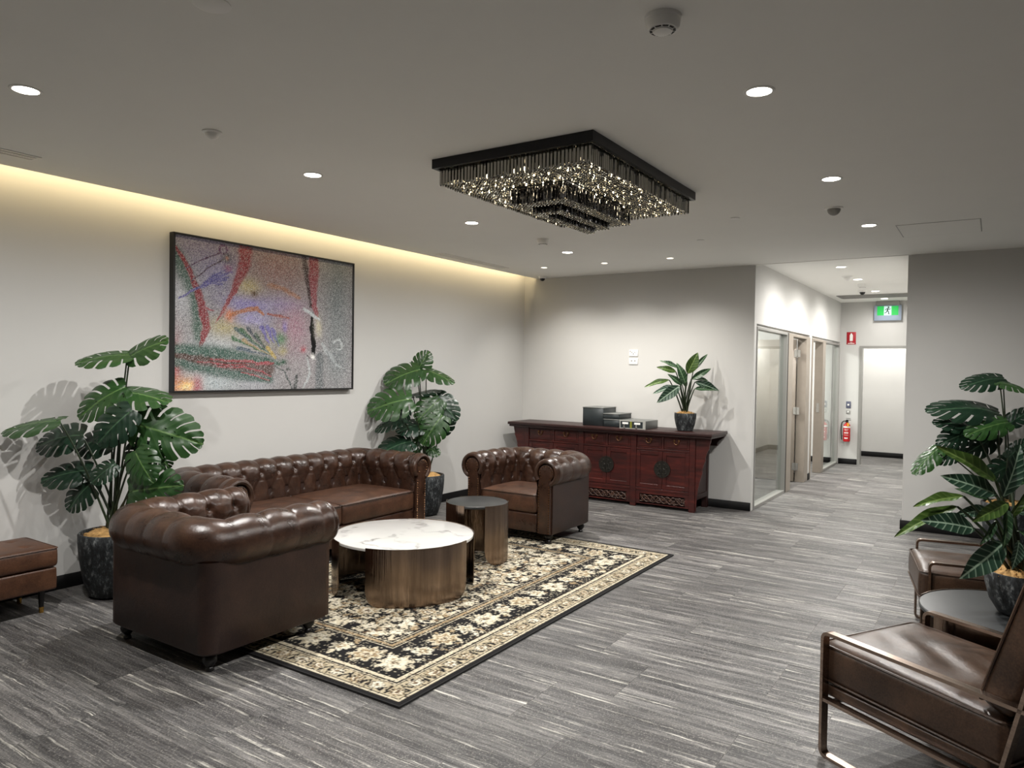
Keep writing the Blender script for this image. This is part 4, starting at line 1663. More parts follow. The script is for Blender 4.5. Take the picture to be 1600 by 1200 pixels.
lid_box('storage_box', 'tall dark slate box at the left of the group on the red sideboard', -4.075, -3.80, 7.70, 8.05, ZS, ZS + 0.218)
lid_box('storage_box', 'flat dark box lying lower in the pair of two stacked boxes on the sideboard', -3.79, -3.565, 7.68, 8.03, ZS, ZS + 0.090)
lid_box('storage_box', 'flat dark box lying upper in the pair of two stacked boxes on the sideboard', -3.795, -3.59, 7.68, 8.03, ZS + 0.0902, ZS + 0.155)
t = thing('cash_box', 'grey metal box with two white labels and hanging keys on the red sideboard', 'box', (-3.385, 7.74, ZS))
bxo('body', (-0.155, 0.155, -0.14, 0.22, 0, 0.092), MT['boxgrey'], t, bev=0.003)
bm = bmesh.new()
for d in ((-0.157, -0.147, 0, 0.094), (0.125, 0.157, 0, 0.094), (-0.147, 0.125, 0.082, 0.094), (-0.147, 0.125, 0.0, 0.008)):
    box(bm, d[0], d[1], -0.145, -0.1402, d[2], d[3])
obj('front_frame', bm, MT['boxlight'], t)
bxo('front_panel', (-0.147, 0.125, -0.143, -0.1402, 0.008, 0.082), MT['boxdark'], t)
bxo('strip', (-0.030, -0.006, -0.1455, -0.1431, 0.008, 0.082), MT['olive'], t)
for x in (-0.088, 0.058):
    bxo('label', (x - 0.036, x + 0.036, -0.1446, -0.1431, 0.050, 0.072), MT['white'], t)
    bm = bmesh.new()
    tube(bm, [(x - 0.01, -0.146, 0.045), (x - 0.01, -0.152, 0.03), (x - 0.01, -0.153, 0.004)], 0.006, 6)
    box(bm, x - 0.022, x + 0.002, -0.156, -0.150, 0.002, 0.022, bev=0.003, seg=1)
    obj('key', bm, MT['chrome'], t, True)


# ================================================================== wall plates
def wall_plate(name, label, cat, x, y, z, w_, h, mat='plastic', slots=(), dots=()):
    t = thing(name, label, cat, (x, y, z))
    bxo('plate', (-w_ / 2, w_ / 2, -0.011, 0, -h / 2, h / 2), MT[mat], t, bev=0.003)
    for (a, b, rot) in slots:
        bm = bmesh.new()
        box(bm, -0.003, 0.003, -0.0122, -0.0111, -0.008, 0.008)
        o = obj('slot', bm, MT['dark'], t)
        o.location = (a, 0, b)
        o.rotation_euler = (0, rot, 0)
    for (a, b, ww, hh, mm) in dots:
        bxo('button', (a - ww / 2, a + ww / 2, -0.0135, -0.0111, b - hh / 2, b + hh / 2), MT[mm], t, bev=0.0005, seg=1)
    return t


wall_plate('power_outlet', 'white power outlet plate with pin holes, upper of two on the back wall', 'outlet', -3.618, YB, 1.735, 0.115, 0.078,
           slots=[(-0.022, 0.008, 0.5), (-0.002, -0.010, 0.0), (0.018, 0.008, -0.5)], dots=[(-0.040, 0.022, 0.014, 0.012, 'greyplastic')])
wall_plate('data_outlet', 'white blank data plate, lower of two on the back wall', 'outlet', -3.618, YB, 1.637, 0.115, 0.078,
           dots=[(-0.022, 0.006, 0.020, 0.014, 'greyplastic'), (0.020, 0.006, 0.020, 0.014, 'greyplastic')])
wall_plate('door_keypad', 'blue grey access panel on the corridor end wall above the extinguisher', 'panel', -2.048, 13.45, 1.005, 0.075, 0.115, 'keypad',
           dots=[(0, 0, 0.03, 0.03, 'white')])
wall_plate('light_switch', 'small grey switch plate directly above the fire extinguisher', 'switch', -2.050, 13.45, 0.885, 0.062, 0.062, 'greyplastic',
           dots=[(0, 0, 0.022, 0.03, 'plastic')])

# fire extinguisher sign, with its pictogram
t = thing('fire_sign', 'red fire extinguisher sign with white pictogram on the corridor end wall', 'sign', (-2.03, 13.45, 2.13))
bxo('plate', (-0.072, 0.072, -0.004, 0, -0.105, 0.105), MT['signred'], t, bev=0.001, seg=1)
bm = bmesh.new()
prism(bm, [(0.028 * a, 0.01 + 0.075 * b) for a, b in ((-0.8, -0.75), (0.8, -0.75), (0.85, -0.6), (0.85, 0.55), (0.5, 0.8), (0.3, 0.86), (0.3, 1.0), (-0.45, 1.0), (-0.3, 0.86), (-0.5, 0.8), (-0.85, 0.55), (-0.85, -0.6))], -0.0052, -0.0041)
box(bm, -0.018, 0.018, -0.0052, -0.0041, -0.072, -0.066)
box(bm, -0.052, 0.052, -0.0052, -0.0041, -0.092, -0.082)
obj('pictogram', bm, MT['white'], t)


def make_extinguisher():
    t = thing('fire_extinguisher', 'red fire extinguisher with black hose and yellow tag on the corridor end wall', 'extinguisher', (-2.055, 13.385, 0.385))
    bm = bmesh.new()
    lathe(bm, [(0.045, 0.0), (0.054, 0.006), (0.056, 0.02), (0.056, 0.255), (0.050, 0.285), (0.032, 0.305), (0.018, 0.312), (0.018, 0.325)], 24)
    obj('cylinder', bm, MT['redpaint'], t, True)
    bm = bmesh.new()
    lathe(bm, [(0.0565, 0.235), (0.0565, 0.262)], 24, cap0=False, cap1=False)
    obj('white_band', bm, MT['white'], t, True)
    bm = bmesh.new()          # printed panel: lines of text too small to read
    for z, a0, a1, h in ((0.205, -125, -55, 0.006), (0.185, -118, -62, 0.004), (0.14, -122, -104, 0.022), (0.14, -98, -82, 0.022), (0.14, -76, -58, 0.022), (0.05, -118, -92, 0.022), (0.05, -86, -66, 0.022), (0.11, -125, -55, 0.004)):
        n = 6
        r1 = 0.0568
        row = [[bm.verts.new((r1 * math.cos(math.radians(a0 + (a1 - a0) * i / n)), r1 * math.sin(math.radians(a0 + (a1 - a0) * i / n)), z + k * h)) for i in range(n + 1)] for k in (0, 1)]
        for i in range(n):
            bm.faces.new((row[0][i], row[0][i + 1], row[1][i + 1], row[1][i]))
    obj('printed_label', bm, MT['white'], t, kind='stuff')
    bm = bmesh.new()
    lathe(bm, [(0.02, 0.325), (0.022, 0.33), (0.022, 0.36), (0.012, 0.368)], 14)
    box(bm, -0.015, 0.06, -0.008, 0.008, 0.362, 0.372, bev=0.002, seg=1)
    box(bm, -0.015, 0.055, -0.008, 0.008, 0.388, 0.396, bev=0.002, seg=1)
    obj('valve_handle', bm, MT['rubber'], t, True)
    bm = bmesh.new()
    tube(bm, [(-0.02, 0, 0.345), (-0.05, -0.01, 0.345), (-0.075, -0.015, 0.32), (-0.085, -0.02, 0.27), (-0.084, -0.02, 0.15), (-0.076, -0.02, 0.03)], 0.0085, 8)
    box(bm, -0.086, -0.05, -0.03, -0.01, 0.09, 0.098)
    obj('hose', bm, MT['rubber'], t, True)
    bm = bmesh.new()
    box(bm, 0.008, 0.042, -0.060, -0.058, 0.262, 0.318)
    obj('service_tag', bm, MT['yellow'], t)
    bxo('bracket', (-0.02, 0.02, 0.03, 0.065, 0.20, 0.30), MT['chrome'], t)


make_extinguisher()

# exit sign hanging from the corridor ceiling
t = thing('exit_sign', 'green and white running man exit sign hanging in the corridor', 'sign', (-1.485, 13.40, 2.735))
bxo('mounting_plate', (-0.17, 0.17, -0.035, 0.035, -0.07, 0.0), MT['greyplastic'], t, bev=0.004)
bxo('acrylic_panel', (-0.20, 0.20, -0.004, 0.004, -0.32, -0.07), MT['acrylic'], t, bev=0.001, seg=1)
for a, b in ((-0.155, -0.055), (0.055, 0.155)):
    bxo('green_field', (a, b, -0.0065, -0.0041, -0.235, -0.085), MT['exit_green'], t)
bxo('white_field', (-0.055, 0.055, -0.0062, -0.0041, -0.235, -0.085), MT['exit_white'], t)
bm = bmesh.new()
g = bmesh.ops.create_circle(bm, cap_ends=True, segments=14, radius=0.013, matrix=Matrix.Translation((0.012, -0.0072, -0.105)) @ Matrix.Rotation(PI / 2, 4, 'X'))
for pts, rr_ in (([(0.006, -0.122), (-0.006, -0.160)], 0.010), ([(0.004, -0.128), (0.030, -0.140), (0.038, -0.128)], 0.005), ([(0.002, -0.128), (-0.026, -0.134), (-0.034, -0.154)], 0.005),
                 ([(-0.006, -0.160), (0.016, -0.182), (0.012, -0.212), (0.028, -0.214)], 0.006), ([(-0.006, -0.160), (-0.022, -0.190), (-0.046, -0.198)], 0.006)):
    for (x0, z0), (x1, z1) in zip(pts, pts[1:]):
        d = Vector((x1 - x0, 0, z1 - z0))
        nn = Vector((-d.z, 0, d.x)).normalized() * rr_
        vs = [bm.verts.new(Vector((x, -0.0072, z)) + s * nn) for (x, z), s in (((x0, z0), 1), ((x0, z0), -1), ((x1, z1), -1), ((x1, z1), 1))]
        bm.faces.new(vs)
obj('running_man', bm, MT['rubber'], t)


# ================================================================== painting
def make_painting():
    y0, y1, z0, z1 = 3.160, 5.006, 1.302, 2.507
    t = thing('painting', 'large abstract painting in a thin black frame on the left wall', 'painting', (XL, (y0 + y1) / 2, (z0 + z1) / 2))
    hy, hz, dp = (y1 - y0) / 2, (z1 - z0) / 2, 0.055
    fwid = 0.014
    for nm, d in (('a', (0, dp, -hy, -hy + fwid, -hz, hz)), ('b', (0, dp, hy - fwid, hy, -hz, hz)), ('c', (0, dp, -hy + fwid, hy - fwid, -hz, -hz + fwid)), ('d', (0, dp, -hy + fwid, hy - fwid, hz - fwid, hz))):
        bxo('frame_rail', d, MT['frame'], t)
    st = 0.0043
    ny, nz = int(2 * (hy - fwid) / st), int(2 * (hz - fwid) / st)
    yy, zz = np.linspace(-hy + fwid, hy - fwid, ny + 1), np.linspace(-hz + fwid, hz - fwid, nz + 1)
    Yg, Zg = np.meshgrid(yy, zz)
    r = np.random.default_rng(11)

    def uv(x, y):            # crop pixel of the photograph -> metres on the canvas
        p = onx(250 + x / 4.2857, 350 + y / 4.2857, XL + dp - 0.012)
        return p[1] - (y0 + y1) / 2, p[2] - (z0 + z1) / 2
    k = 1.48
    C = np.zeros(Yg.shape + (3,))
    C[:] = lin3((126, 122, 124)) * k
    S = 0.00133              # metres per crop pixel, roughly

    # slow warp so that edges look hand painted
    def vnoise(n):
        a = r.normal(0, 1, (n + 2, n + 2))
        ii, jj = np.linspace(0, n, nz + 1), np.linspace(0, n, ny + 1)
        i0, j0 = ii.astype(int), jj.astype(int)
        fi, fj = smooth(ii - i0, 0, 1)[:, None], smooth(jj - j0, 0, 1)[None, :]
        return a[i0][:, j0] * (1 - fi) * (1 - fj) + a[i0 + 1][:, j0] * fi * (1 - fj) + a[i0][:, j0 + 1] * (1 - fi) * fj + a[i0 + 1][:, j0 + 1] * fi * fj
    wy = 0.004 * vnoise(24) + 0.0026 * vnoise(70)
    wz = 0.004 * vnoise(24) + 0.0026 * vnoise(70)
    Yw, Zw = Yg + wy, Zg + wz

    def blob(x, y, rx, ry, col, amp=0.9):
        a, b = uv(x, y)
        g = amp * np.exp(-(((Yw - a) / (rx * S)) ** 2 + ((Zw - b) / (ry * S)) ** 2))[..., None]
        C[:] = C * (1 - g) + lin3(col) * k * g

    def stroke(pts, col, soft=0.35, amp=0.92):
        P = [uv(x, y) for x, y, _ in pts]
        W_ = [max(q[2], 4) * S * 0.5 for q in pts]
        best = np.zeros(Yg.shape)
        for (a, b), (c, d), w0, w1 in zip(P, P[1:], W_, W_[1:]):
            vx, vy = c - a, d - b
            tt = np.clip(((Yw - a) * vx + (Zw - b) * vy) / (vx * vx + vy * vy + 1e-12), 0, 1)
            dd = np.hypot(Yw - a - tt * vx, Zw - b - tt * vy)
            ww = w0 + (w1 - w0) * tt
            best = np.maximum(best, 1 - smooth(dd / ww, 1 - soft, 1 + soft))
        g = (best * amp)[..., None]
        C[:] = C * (1 - g) + lin3(col) * k * g

    def ring(x, y, rad, wd, col):
        a, b = uv(x, y)
        d = np.abs(np.hypot(Yw - a, Zw - b) - rad * S)
        g = (0.9 * (1 - smooth(d / (wd * S * 0.5), 0.6, 1.4)))[..., None]
        C[:] = C * (1 - g) + lin3(col) * k * g
    for b in ((300, 160, 260, 120, (118, 108, 134)), (420, 330, 170, 120, (122, 118, 158)), (780, 290, 260, 170, (138, 100, 96)), (1190, 520, 120, 600, (98, 106, 108)),
              (590, 440, 90, 75, (168, 152, 84)), (600, 540, 170, 60, (116, 104, 172)), (830, 545, 140, 50, (128, 116, 160)), (150, 480, 90, 140, (158, 160, 166)), (400, 800, 190, 70, (160, 164, 168)),
              (440, 690, 120, 60, (160, 148, 98)), (900, 690, 130, 170, (148, 104, 122)), (330, 1060, 280, 70, (148, 160, 164)), (95, 960, 45, 170, (150, 44, 50)), (160, 1080, 85, 50, (196, 120, 24)),
              (180, 1090, 45, 26, (228, 190, 110)), (250, 1090, 30, 60, (150, 60, 80)), (640, 1060, 120, 50, (140, 142, 150)), (1180, 900, 100, 160, (108, 114, 116)), (620, 640, 120, 40, (136, 128, 178)), (700, 790, 160, 60, (124, 120, 110))):
        blob(*b)
    stroke([(100, 200, 90), (150, 300, 95), (200, 400, 80), (235, 520, 70), (250, 640, 70), (255, 760, 50)], (48, 84, 70), 0.8, 0.85)
    stroke([(103, 150, 14), (160, 235, 26), (215, 350, 34), (255, 460, 44), (285, 560, 52), (312, 690, 52), (285, 770, 36), (262, 825, 8)], (128, 30, 42), 0.3)
    stroke([(575, 160, 92), (570, 260, 84), (530, 360, 62), (492, 450, 36), (440, 550, 22), (395, 620, 12), (375, 665, 5)], (136, 40, 48), 0.35)
    stroke([(1032, 240, 84), (1028, 350, 88), (1022, 450, 74), (1030, 540, 52), (1055, 625, 22)], (134, 46, 58), 0.3)
    stroke([(965, 225, 44), (978, 330, 38), (992, 430, 28), (1012, 560, 20)], (58, 40, 42), 0.4)
    stroke([(1022, 600, 16), (1018, 700, 34), (1028, 790, 44), (1028, 870, 36)], (10, 10, 11), 0.25, 1.0)
    blob(1062, 690, 30, 60, (180, 172, 140))
    stroke([(108, 850, 84), (300, 862, 96), (500, 885, 96), (700, 920, 60), (780, 930, 36)], (46, 84, 72), 0.6)
    stroke([(110, 925, 64), (300, 968, 64), (520, 1010, 66), (740, 1045, 44)], (52, 84, 74), 0.6)
    stroke([(110, 880, 30), (300, 915, 52), (500, 945, 62), (740, 980, 74)], (78, 54, 48), 0.4)
    for pl in ([(340, 905, 8), (480, 915, 14), (620, 922, 16), (760, 935, 10)], [(380, 950, 7), (560, 962, 10), (690, 985, 10), (745, 1025, 8)], [(540, 995, 6), (650, 1018, 9), (735, 1050, 6)], [(250, 918, 6), (430, 938, 8), (600, 948, 6)], [(640, 940, 8), (700, 935, 20), (760, 940, 8)]):
        stroke(pl, (146, 46, 56), 0.4)
    for ex in ((470, 290, 14), (478, 320, 14), (440, 345, 12), (448, 380, 12), (420, 405, 12), (462, 362, 10)):
        stroke([(125, 500, 8), (250, 430, 12), (350, 350 + (ex[1] - 290) * 0.4, 14), ex], (82, 78, 140), 0.4)
    stroke([(160, 300, 6), (300, 235, 7), (400, 188, 8)], (78, 44, 78))
    ring(424, 170, 26, 12, (88, 46, 92))
    stroke([(212, 378, 6), (330, 290, 7), (430, 232, 8)], (66, 44, 66))
    blob(450, 226, 30, 30, (52, 58, 70), 1)
    blob(450, 226, 11, 11, (160, 112, 100), 1)
    blob(456, 294, 26, 22, (134, 76, 112), 1)
    stroke([(285, 545, 9), (355, 576, 11)], (140, 44, 60))
    blob(632, 468, 24, 24, (84, 60, 36), 1)
    blob(465, 606, 34, 34, (188, 98, 20), 1)
    stroke([(490, 600, 24), (560, 578, 24), (650, 570, 30), (692, 610, 16)], (160, 92, 40))
    stroke([(720, 605, 14), (790, 616, 18), (862, 628, 8)], (142, 62, 40))
    stroke([(728, 408, 26), (830, 438, 34), (930, 495, 26)], (152, 98, 62), 0.7, 0.8)
    for a, c in (((508, 705), (56, 84, 84)), ((545, 716), (54, 92, 62)), ((585, 700), (62, 70, 82)), ((640, 740), (52, 76, 60)), ((490, 765), (48, 100, 58)), ((560, 780), (150, 128, 88)), ((520, 830), (60, 80, 96))):
        stroke([(a[0], a[1], 26), ((a[0] + 740) / 2, (a[1] + 880) / 2, 9), (750, 885, 6)], c, 0.3)
    for a in ((680, 690), (715, 690), (750, 705)):
        stroke([(a[0], a[1], 30), (a[0] + 35, a[1] + 80, 16), (a[0] + 50, a[1] + 110, 8)], (88, 78, 152), 0.3)
    blob(812, 770, 40, 40, (66, 116, 74), 0.95)
    stroke([(720, 830, 26), (745, 860, 28), (770, 890, 24)], (166, 142, 54), 0.4)
    blob(820, 850, 34, 26, (150, 140, 90), 0.9)
    blob(826, 920, 30, 18, (34, 78, 56), 1)
    blob(806, 940, 22, 14, (34, 78, 56), 1)
    blob(856, 972, 16, 12, (28, 48, 40), 1)
    blob(836, 690, 18, 34, (112, 92, 172), 0.8)
    blob(958, 840, 22, 20, (156, 36, 56), 1)
    stroke([(965, 570, 18), (1010, 600, 22), (1070, 640, 14)], (168, 176, 180), 0.4)
    stroke([(985, 880, 6), (1010, 900, 8), (1040, 895, 6)], (20, 20, 20))
    blob(1024, 888, 17, 16, (236, 234, 230), 1)
    stroke([(1165, 800, 8), (1180, 780, 12), (1205, 775, 14), (1222, 815, 14), (1212, 842, 10), (1180, 836, 8)], (168, 174, 176), 0.7, 0.75)
    stroke([(1082, 800, 16), (1110, 850, 34), (1145, 885, 26), (1180, 940, 16), (1232, 965, 8)], (150, 157, 160), 0.8, 0.65)
    stroke([(1120, 850, 10), (1135, 905, 14), (1160, 935, 8)], (100, 106, 110), 0.6, 0.7)
    stroke([(1160, 870, 12), (1205, 905, 14), (1225, 950, 10)], (96, 102, 106), 0.6, 0.6)
    stroke([(985, 900, 14), (1005, 1000, 18), (960, 1095, 10)], (150, 156, 158), 0.5)
    stroke([(1070, 890, 70), (1066, 1095, 70)], (84, 90, 93), 0.5)
    stroke([(915, 1010, 20), (905, 1095, 34)], (46, 52, 52), 0.5)
    stroke([(760, 945, 8), (830, 990, 10), (870, 1060, 12), (885, 1105, 10)], (58, 70, 68), 0.4)
    g_ = C.mean(-1, keepdims=True)
    C[:] = g_ + (C - g_) * 0.76
    n1 = r.random(Yg.shape)
    n2 = r.random(Yg.shape)
    dark = C.mean(-1) > 0.03
    lum = (0.66 + 0.66 * n1)[..., None]
    C *= lum
    m_ = (n2 > 0.83) & dark
    C[m_] = C[m_] * 0.5 + 0.36
    m_ = (n2 < 0.13)
    C[m_] *= 0.40
    V = np.stack([np.full(Yg.shape, dp - 0.012), Yg, Zg], -1).reshape(-1, 3)
    a = (np.arange(nz)[:, None] * (ny + 1) + np.arange(ny)[None, :]).ravel()
    F = np.stack([a, a + 1, a + ny + 2, a + ny + 1], -1)
    me = bpy.data.meshes.new('canvas')
    me.vertices.add(len(V))
    me.vertices.foreach_set('co', V.ravel())
    me.loops.add(F.size)
    me.loops.foreach_set('vertex_index', F.ravel())
    me.polygons.add(len(F))
    me.polygons.foreach_set('loop_start', np.arange(0, F.size, 4))
    me.update(calc_edges=True)
    at = me.color_attributes.new('col', 'FLOAT_COLOR', 'POINT')
    at.data.foreach_set('color', np.concatenate([np.clip(C.reshape(-1, 3), 0, 0.95), np.ones((len(V), 1))], 1).ravel().astype(np.float32))
    link('canvas', me, MT['canvas'], t)
    bxo('backing_board', (0.002, 0.020, -hy + fwid, hy - fwid, -hz + fwid, hz - fwid), MT['frame'], t)


make_painting()


# ================================================================== chandelier
def make_chandelier():
    cx, cy = -2.178, 3.945
    hx, hy = 0.510, 0.735
    t = thing('chandelier', 'rectangular smoky crystal chandelier with dark frame on the ceiling', 'chandelier', (cx, cy, ZC))
    bm = bmesh.new()
    for d in ((-hx, hx, -hy, -hy + 0.02), (-hx, hx, hy - 0.02, hy), (-hx, -hx + 0.02, -hy + 0.02, hy - 0.02), (hx - 0.02, hx, -hy + 0.02, hy - 0.02)):
        box(bm, *d, -0.052, 0)
    obj('frame', bm, MT['chand'], t)
    bxo('mirror_plate', (-hx + 0.02, hx - 0.02, -hy + 0.02, hy - 0.02, -0.040, -0.030), MT['mirror'], t)
    # outer rows of flat crystal bars
    bm = bmesh.new()
    wv, tv = 0.0065, 0.0035
    top, bot = -0.050, -0.140
    ring_t = [bm.verts.new((x, y, top)) for x, y in ((-wv, -tv), (wv, -tv), (wv, tv), (-wv, tv))]
    ring_b = [bm.verts.new((x, y, bot)) for x, y in ((-wv, -tv), (wv, -tv), (wv, tv), (-wv, tv))]
    tip = bm.verts.new((0, 0, bot - 0.008))
    capv = bm.verts.new((0, 0, top + 0.008))
    for i in range(4):
        j = (i + 1) % 4
        bm.faces.new((ring_t[j], ring_t[i], ring_b[i], ring_b[j]))
        bm.faces.new((ring_b[i], ring_b[j], tip) if False else (ring_b[j], ring_b[i], tip))
        bm.faces.new((ring_t[i], ring_t[j], capv))
    first = obj('crystal_bar', bm, MT['smoke'], t)
    ix, iy = hx - 0.035, hy - 0.04
    spots = []
    for k in range(44):
        x = -ix + 2 * ix * k / 43
        spots += [(x, -iy, 0.0), (x, iy, 0.0)]
    for k in range(1, 63):
        y = -iy + 2 * iy * k / 63
        spots += [(-ix, y, PI / 2), (ix, y, PI / 2)]
    r = random.Random(5)
    for n, (x, y, a) in enumerate(spots):
        o = first if n == 0 else again(first, t)
        o.location = (x, y, r.uniform(-0.002, 0.002))
        o.rotation_euler = (0, 0, a + r.uniform(-0.25, 0.25))
    # inner strands, hung in steps towards the middle
    def strands(name, pts, mat, balls, seedv, w_=0.0034):
        rr_ = random.Random(seedv)
        V, F, VB, FB = [], [], [], []
        for (x, y, zt_, zb_) in pts:
            a = rr_.uniform(0, PI)
            n0 = len(V)
            for z in (zt_, zb_):
                for k in range(4):
                    q = a + PI / 2 * k
                    ww = w_ * (1.5 if k % 2 else 0.8)
                    V.append((x + ww * math.cos(q), y + ww * math.sin(q), z))
            V.append((x, y, zb_ - 0.006))
            for k in range(4):
                j = (k + 1) % 4
                F.append((n0 + j, n0 + k, n0 + 4 + k, n0 + 4 + j))
                F.append((n0 + 4 + j, n0 + 4 + k, n0 + 8))
            if balls:
                b0 = len(VB)
                R = 0.0068
                zc_ = zb_ - 0.009
                VB.append((x, y, zc_ + R))
                for zz in (0.45, -0.45):
                    for k in range(6):
                        q = a + PI / 3 * k + (0.5 if zz < 0 else 0)
                        VB.append((x + R * .9 * math.cos(q), y + R * .9 * math.sin(q), zc_ + R * zz))
                VB.append((x, y, zc_ - R))
                for k in range(6):
                    j = (k + 1) % 6
                    FB.append((b0, b0 + 1 + k, b0 + 1 + j))
                    FB.append((b0 + 1 + k, b0 + 7 + k, b0 + 7 + j, b0 + 1 + j))
                    FB.append((b0 + 7 + k, b0 + 13, b0 + 7 + j))
        pyd(name, V, F, mat, t, kind='stuff')
        if balls:
            pyd('crystal_ball', VB, FB, MT['bead'], t, kind='stuff')
    tiers = [(0.200, 0.425, -0.225), (0.105, 0.330, -0.262), (0.045, 0.255, -0.292)]
    field, deepx = [], []
    st = 0.0225
    nx_, ny_ = int(2 * (ix - 0.02) / st), int(2 * (iy - 0.02) / st)
    for i in range(nx_ + 1):
        for j in range(ny_ + 1):
            x = -ix + 0.02 + 2 * (ix - 0.02) * i / nx_
            y = -iy + 0.02 + 2 * (iy - 0.02) * j / ny_
            zb_ = -0.118 - 0.004 * r.random()
            kind_ = 0
            for (tx, ty, tz) in tiers:
                if abs(x) <= tx and abs(y) <= ty:
                    zb_ = tz
                    kind_ = 1
            (deepx if kind_ else field).append((x, y, -0.045 if not kind_ else zb_ + 0.085, zb_))
    strands('crystal_strand', field, MT['smoke'], True, 3)
    strands('crystal_drop', deepx, MT['smoke_dark'], True, 4, 0.0040)
    # rims of the stepped inner tiers
    for (tx, ty, tz) in tiers:
        bm = bmesh.new()
        zt_ = tz + 0.088
        for d in ((-tx - .008, tx + .008, -ty - .008, -ty), (-tx - .008, tx + .008, ty, ty + .008), (-tx - .008, -tx, -ty, ty), (tx, tx + .008, -ty, ty)):
            box(bm, *d, zt_ - 0.005, zt_)
        obj('tier_rim', bm, MT['chand'], t)
        bm = bmesh.new()
        for sx in (-1, 1):
            for sy in (-1, 1):
                tube(bm, [(sx * tx, sy * ty, zt_), (sx * tx, sy * ty, -0.04)], 0.003, 6)
        obj('tier_rod', bm, MT['chand'], t, kind='stuff')
    # small lamps between the strands
    bl = None
    for i in range(11):
        for j in range(15):
            x = -0.43 + 0.86 * i / 10 + r.uniform(-.02, .02)
            y = -0.65 + 1.30 * j / 14 + r.uniform(-.02, .02)
            if bl is None:
                bm = bmesh.new()
                lathe(bm, [(0.001, 0.014), (0.004, 0.009), (0.005, 0.0), (0.003, -0.007), (0.001, -0.009)], 6, cap0=False, cap1=False)
                bl = obj('bulb', bm, MT['bulb'], t, True)
                bl.location = (x, y, -0.115)
            else:
                again(bl, t, location=(x, y, -0.115 - r.uniform(0, 0.012)))


make_chandelier()


# ================================================================== plants
def monstera_mesh(name, mat, lobes=6, droop=0.22, cup=0.10, seedv=1, depth=0.62):
    """heart-shaped split leaf: x from 0 (stalk) to 1 (tip), y to both sides"""
    rr_ = random.Random(seedv)
    V, F, idx = [], [], {}

    def width(u):           # half width along the blade
        return 0.47 * (max(0.0, math.sin(PI * min(1, (u * 0.90 + 0.13)))) ** 0.62) * (1.0 - 0.42 * u ** 2.2)
    nv = 7
    for side in (1, -1):
        cols = []           # (u, open fraction flags)
        us = np.linspace(-0.03, 0.93, lobes + 1)
        for k in range(lobes):
            a, b = us[k], us[k + 1]
            g = 0.16 * (b - a) * rr_.uniform(0.7, 1.5)
            for f in (0.0, 0.33, 0.67, 1.0):
                cols.append((a + (b - a - g) * f, k, abs(f - 0.5) * 2))
        cut = [rr_.uniform(0.30, 0.50) for _ in range(lobes)]
        pts = []
        for (u, k, e) in cols:
            sl = math.radians(118 - 96 * max(u, 0) ** 0.75)        # direction of the lobe
            W_ = width(max(u, 0)) * (1.06 - 0.07 * e ** 3)
            if u < 0.0:
                W_ *= 0.9
            row = []
            for j in range(nv):
                v = j / (nv - 1)
                s_ = sl - 0.22 * v
                x = max(u, -0.03) + math.cos(s_) * W_ * v * 0.95
                y = side * (math.sin(s_) * W_ * v)
                z = cup * abs(y) * 1.1 - droop * (x * x) - 0.55 * abs(y) ** 2 * 1.2 + 0.012 * math.sin(7 * k + 9 * v)
                row.append(len(V))
                V.append((x, y, z))
            pts.append((row, k))
        for (ra, ka), (rb, kb) in zip(pts, pts[1:]):
            same = ka == kb
            for j in range(nv - 1):
                v = (j + 0.5) / (nv - 1)
                if not same and v > cut[ka]:
                    continue
                f = (ra[j], rb[j], rb[j + 1], ra[j + 1])
                F.append(f if side < 0 else f[::-1])
        # tip piece
        tip = len(V)
        V.append((1.0, 0, -droop))
        ra = pts[-1][0]
        for j in range(nv - 1):
            f = (ra[j], tip, ra[j + 1])
            F.append(f if side < 0 else f[::-1])
    me = bpy.data.meshes.new(name)
    me.from_pydata(V, [], F)
    me.materials.append(mat)
    bm = bmesh.new()
    bm.from_mesh(me)
    bmesh.ops.remove_doubles(bm, verts=bm.verts, dist=0.0008)
    bmesh.ops.recalc_face_normals(bm, faces=bm.faces)
    r2 = bmesh.ops.solidify(bm, geom=bm.faces[:], thickness=0.006)
    bm.to_mesh(me)
    bm.free()
    me.polygons.foreach_set('use_smooth', [True] * len(me.polygons))
    try:
        me.set_sharp_from_angle(angle=math.radians(50))
    except Exception:
        pass
    return me


def lance_mesh(name, mat, wd=0.17, droop=0.28, fold=0.5, wave=0.02, seedv=0):
    rr_ = random.Random(seedv)
    V, F = [], []
    n, mv = 16, 4
    ph = rr_.uniform(0, 6)
    for i in range(n + 1):
        u = i / n
        W_ = wd * (math.sin(PI * u ** 0.82) ** 0.85 if 0 < u < 1 else 0.0) + 0.002
        for j in range(-mv, mv + 1):
            v = j / mv
            y = W_ * v
            z = fold * abs(y) - droop * u * u + wave * abs(v) * math.sin(12 * u + ph + (0 if v > 0 else 1.5))
            V.append((u, y, z))
    k = 2 * mv + 1
    for i in range(n):
        for j in range(k - 1):
            F.append((i * k + j, (i + 1) * k + j, (i + 1) * k + j + 1, i * k + j + 1))
    me = bpy.data.meshes.new(name)
    me.from_pydata(V, [], F)
    me.materials.append(mat)
    me.polygons.foreach_set('use_smooth', [True] * len(me.polygons))
    return me


